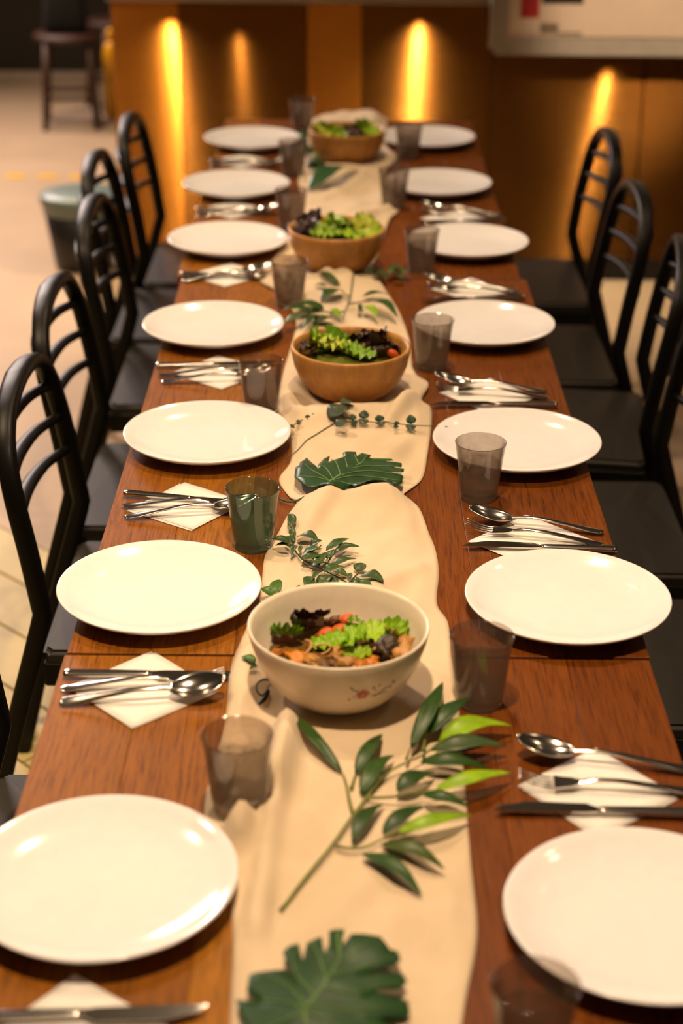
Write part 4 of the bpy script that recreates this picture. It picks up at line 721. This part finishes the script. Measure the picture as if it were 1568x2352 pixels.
for bi, key in enumerate(('sal1', 'sal2', 'sal3', 'sal4')):
    random.seed(70 + bi); cx, cy = D['bowl'][bi]; cnt = {}
    for kind, x, y, r in D[key]:
        cnt[kind] = cnt.get(kind, 0) + 1
        name, lb, cat = KD[kind]; dx, dy = x - cx, y - cy; d = math.hypot(dx, dy); lim = .072
        if d > lim: x = cx + dx / d * lim; y = cy + dy / d * lim; dx, dy = x - cx, y - cy; d = lim
        if kind in ('green', 'pale', 'red'): me = random.choice(FD if kind == 'red' else FR); s = r * 1.4
        elif kind == 'tomato': me = WEDGE; s = r * 1.15
        elif kind == 'radish': me = DISC; s = r
        elif kind == 'ring': me = random.choice(RING); s = r * .95
        else: me = random.choice(CK); s = r * 1.25
        o = obj_me(name, me, None)
        z = BZ + (.058 if bi == 0 else .070) + random.uniform(-.003, .006)
        if kind == 'red': z += .006
        o.location = (x, y, z); o.scale = (s, s, s * (1.1 if kind in ('green', 'red', 'pale') else 1))
        tilt = .25 if d < .05 else .55
        o.rotation_euler = (dy / (d + 1e-6) * tilt + random.uniform(-.3, .3), -dx / (d + 1e-6) * tilt + random.uniform(-.3, .3), random.uniform(0, 6.28))
        c = random.choice(KC[kind]); k = random.uniform(.85, 1.15); o.color = (c[0] * k, c[1] * k, c[2] * k, 1)
        side = ('left' if dx < -.025 else 'right' if dx > .025 else 'middle'); dep = ('far ' if dy > .02 else 'near ' if dy < -.02 else '')
        key2 = (bi, kind, dep + side); seen[key2] = seen.get(key2, 0) + 1
        o_n = ['', ', second there', ', third there', ', fourth there', ', fifth there'][min(4, seen[key2] - 1)]
        tag(o, lb + ' at the ' + dep + side + ' of the ' + BN[bi] + o_n, cat, lb + ' in the ' + BN[bi] + ', ' + dep + side)

# ---------------------------------------------------------------- greenery on the runner
GREEN = [(.024, .064, .010), (.055, .092, .032), (.22, .38, .008), (.05, .075, .015)]
def leaf(parent, B, T, w, col, shape='lance', fold=.18, arch=.10, name='leaf', seg=10):
    B = Vector(B); T = Vector(T); B.z = max(B.z, surf(B.x, B.y) + .0035); T.z = max(T.z, surf(T.x, T.y) + .0035)
    mz = surf((B.x + T.x) / 2, (B.y + T.y) / 2) + .002 - (B.z + T.z) / 2; arch = max(arch, mz / max((T - B).length, .01))
    ax = T - B; L = ax.length; ax.normalize(); up = Vector((0, 0, 1)); sd = ax.cross(up)
    if sd.length < 1e-3: sd = Vector((1, 0, 0))
    sd.normalize(); nn = sd.cross(ax)
    bm = bmesh.new(); rows = []
    bend = random.uniform(-.06, .06)
    for i in range(seg + 1):
        u = i / seg
        if shape == 'lance': hw = math.sin(PI * u ** .80) ** .85 * (1 - .25 * u)
        elif shape == 'ovate': hw = math.sin(PI * u ** .72) ** .75
        else: hw = math.sin(PI * u) ** .5
        hw = max(hw, .02) * w / 2
        c = B + ax * L * u + nn * (arch * L * math.sin(PI * u)) + sd * (bend * L * math.sin(PI * u))
        rows.append([bm.verts.new(c + sd * hw * s + nn * (fold * hw * abs(s) + .08 * hw * math.sin(u * 9 + s * 2))) for s in (-1, -.55, 0, .55, 1)])
    for a, b in zip(rows[:-1], rows[1:]):
        for k in range(4): bm.faces.new((a[k], a[k + 1], b[k + 1], b[k]))
    for v in bm.verts: v.co -= parent.location
    o = obj(name, bm, M['leaf'], parent); k = random.uniform(.85, 1.2)
    o.color = (col[0] * k, col[1] * k, col[2] * k, 1)
    sm = o.modifiers.new('thick', 'SOLIDIFY'); sm.thickness = .0005; sm.offset = 0
    return o
def stems(parent, paths, r, col, taper=.5):
    for p in paths:
        pts = catmull(p, 5)
        for v in pts: v.z = max(v.z, surf(v.x, v.y) + r + .0008)
        pts = [v - parent.location for v in pts]
        o = obj('stem', sweep(bmesh.new(), pts, lambda u: (r * (1 - taper * u), r * (1 - taper * u)), (0, 0, 1), 8), M['stem'], parent); o.color = (*col, 1)
def plant(name, label, cat, p0): return tag(empty(name, p0), label, cat)
random.seed(21)
br = plant('leafy_branch', 'long branch of slender green leaves on the runner before the cream bowl', 'foliage', D['bamstem'][0][0])
stems(br, D['bamstem'], .0019, (.17, .20, .04))
for l in D['bam']:
    o = leaf(br, l[:3], l[3:6], l[6], GREEN[l[7]])
    if l[7] == 2: o['label'] = 'bright lime green leaf'
random.seed(22)
sp = plant('leafy_sprig', 'sprig of small pointed green leaves just behind the cream bowl', 'foliage', D['s2stem'][0][0])
stems(sp, D['s2stem'], .0013, (.05, .075, .02))
for l in D['s2']: leaf(sp, l[:3], l[3:6], l[6], (.045, .085, .022), 'ovate', .3)
lp = plant('leafy_sprig', 'small leaf sprig peeking out left of the cream bowl', 'foliage', D['s2bstem'][0][0])
stems(lp, D['s2bstem'], .0012, (.05, .075, .02))
for l in D['s2b']: leaf(lp, l[:3], l[3:6], l[6], (.055, .13, .022), 'ovate', .3)
wl = plant('wire_loop', 'dark green looped wire stem end at the lower left of the cream bowl', 'wire', D['loop'][0])
o = obj('stem', sweep(bmesh.new(), [v - wl.location for v in catmull(D['loop'], 6)], lambda u: (.0011 + .0016 * (u > .7), .0011 + .0016 * (u > .7)), (0, 0, 1), 8), M['stem'], wl); o.color = (.012, .018, .010, 1)
random.seed(23)
eu = plant('eucalyptus_sprig', 'eucalyptus sprig with paired round leaves laid across the runner', 'foliage', D['eucstem'][0][0])
stems(eu, D['eucstem'], .0009, (.03, .05, .025), .2)
for x, y, z, rw, rh in D['euc']:
    for s in (-1, 1): leaf(eu, (x, y, z), (x + random.uniform(-.004, .004), y + s * rh * .6, z + s * rh * .75), rw * 2, (.03, .062, .032), 'ovate', .15, .05)
for x, y, z, r in D['eucbig']: leaf(eu, (x - r * .8, y - r * .4, z), (x + r * .8, y + r * .5, z + r * .5), r * 2, (.055, .085, .055), 'round', .1, .15)
random.seed(24)
b3 = plant('leafy_branch', 'branch of slender green leaves between the nearest and middle bamboo bowls', 'foliage', D['s3stem'][0][0])
stems(b3, D['s3stem'], .0016, (.05, .075, .03))
for l in D['s3']: leaf(b3, l[:3], l[3:6], l[6], GREEN[l[7]])
s5 = plant('leafy_sprig', 'blurred green sprig on the bare table right of the middle bamboo bowl', 'foliage', D['s5stem'][0][0])
stems(s5, D['s5stem'], .0014, (.05, .07, .02))
for l in D['s5']: leaf(s5, l[:3], l[3:6], l[6], (.05, .085, .025), 'ovate')
s4 = plant('leafy_branch', 'dark green leafy branch left of the farthest bamboo bowl', 'foliage', D['s4stem'][0][0])
stems(s4, D['s4stem'], .0016, (.05, .075, .03))
for l in D['s4']: leaf(s4, l[:3], l[3:6], l[6], GREEN[l[7]] if l[7] != 1 else (.03, .085, .03))
def monstera(label, outline, mid, veins, z0, k, stalk=None):
    t = plant('monstera_leaf', label, 'leaf', (mid[0][0], mid[0][1], TZ))
    def zf(x, y):
        d = seg_d((x, y), mid); return max(surf(x, y) + .0022, z0 - k * d * d + .003 * mnoise.noise((x * 25, y * 25, 2)) - .0016 * math.exp(-(d / .006) ** 2))
    bm = bmesh.new(); vs = [bm.verts.new((x, y, 0)) for x, y in outline]
    # round the outline a little
    es = [bm.edges.new((vs[i], vs[(i + 1) % len(vs)])) for i in range(len(vs))]
    bmesh.ops.triangle_fill(bm, use_beauty=True, use_dissolve=False, edges=es)
    bmesh.ops.subdivide_edges(bm, edges=bm.edges[:], cuts=3, use_grid_fill=True)
    bmesh.ops.beautify_fill(bm, faces=bm.faces, edges=bm.edges)
    for v in bm.verts: v.co.z = zf(v.co.x, v.co.y)
    for v in bm.verts: v.co -= t.location
    o = obj('blade', bm, M['leaf'], t); o.color = (.020, .062, .020, 1)
    for v in o.data.polygons: pass
    sm = o.modifiers.new('thick', 'SOLIDIFY'); sm.thickness = .0006; sm.offset = -1
    def rib(name, pl, r):
        pts = [Vector((p.x, p.y, zf(p.x, p.y) + .0004)) - t.location for p in catmull([(a, b, 0) for a, b in pl], 6)]
        q = obj(name, sweep(bmesh.new(), pts, lambda u: (r * (1 - .6 * u), .0006), (0, 0, 1) if False else (lambda u: (0.3, 1, 0)), 6), M['stem'], t); q.color = (.13, .24, .07, 1)
    rib('midrib', mid, .0017)
    for v in veins: rib('vein', v, .0010)
    if stalk:
        q = obj('stalk', sweep(bmesh.new(), [v - t.location for v in catmull(stalk, 5)], (.0015, .0015), (0, 0, 1), 8), M['stem'], t); q.color = (.05, .09, .03, 1)
monstera('large split monstera leaf on the runner at the bottom of the photo', D['m1'], D['m1mid'], D['m1veins'], .772, 1.6)
monstera('split monstera leaf lying sideways on the runner mid-table', D['m2'], D['m2mid'], D['m2veins'], .778, 1.4, D['m2stalk'])
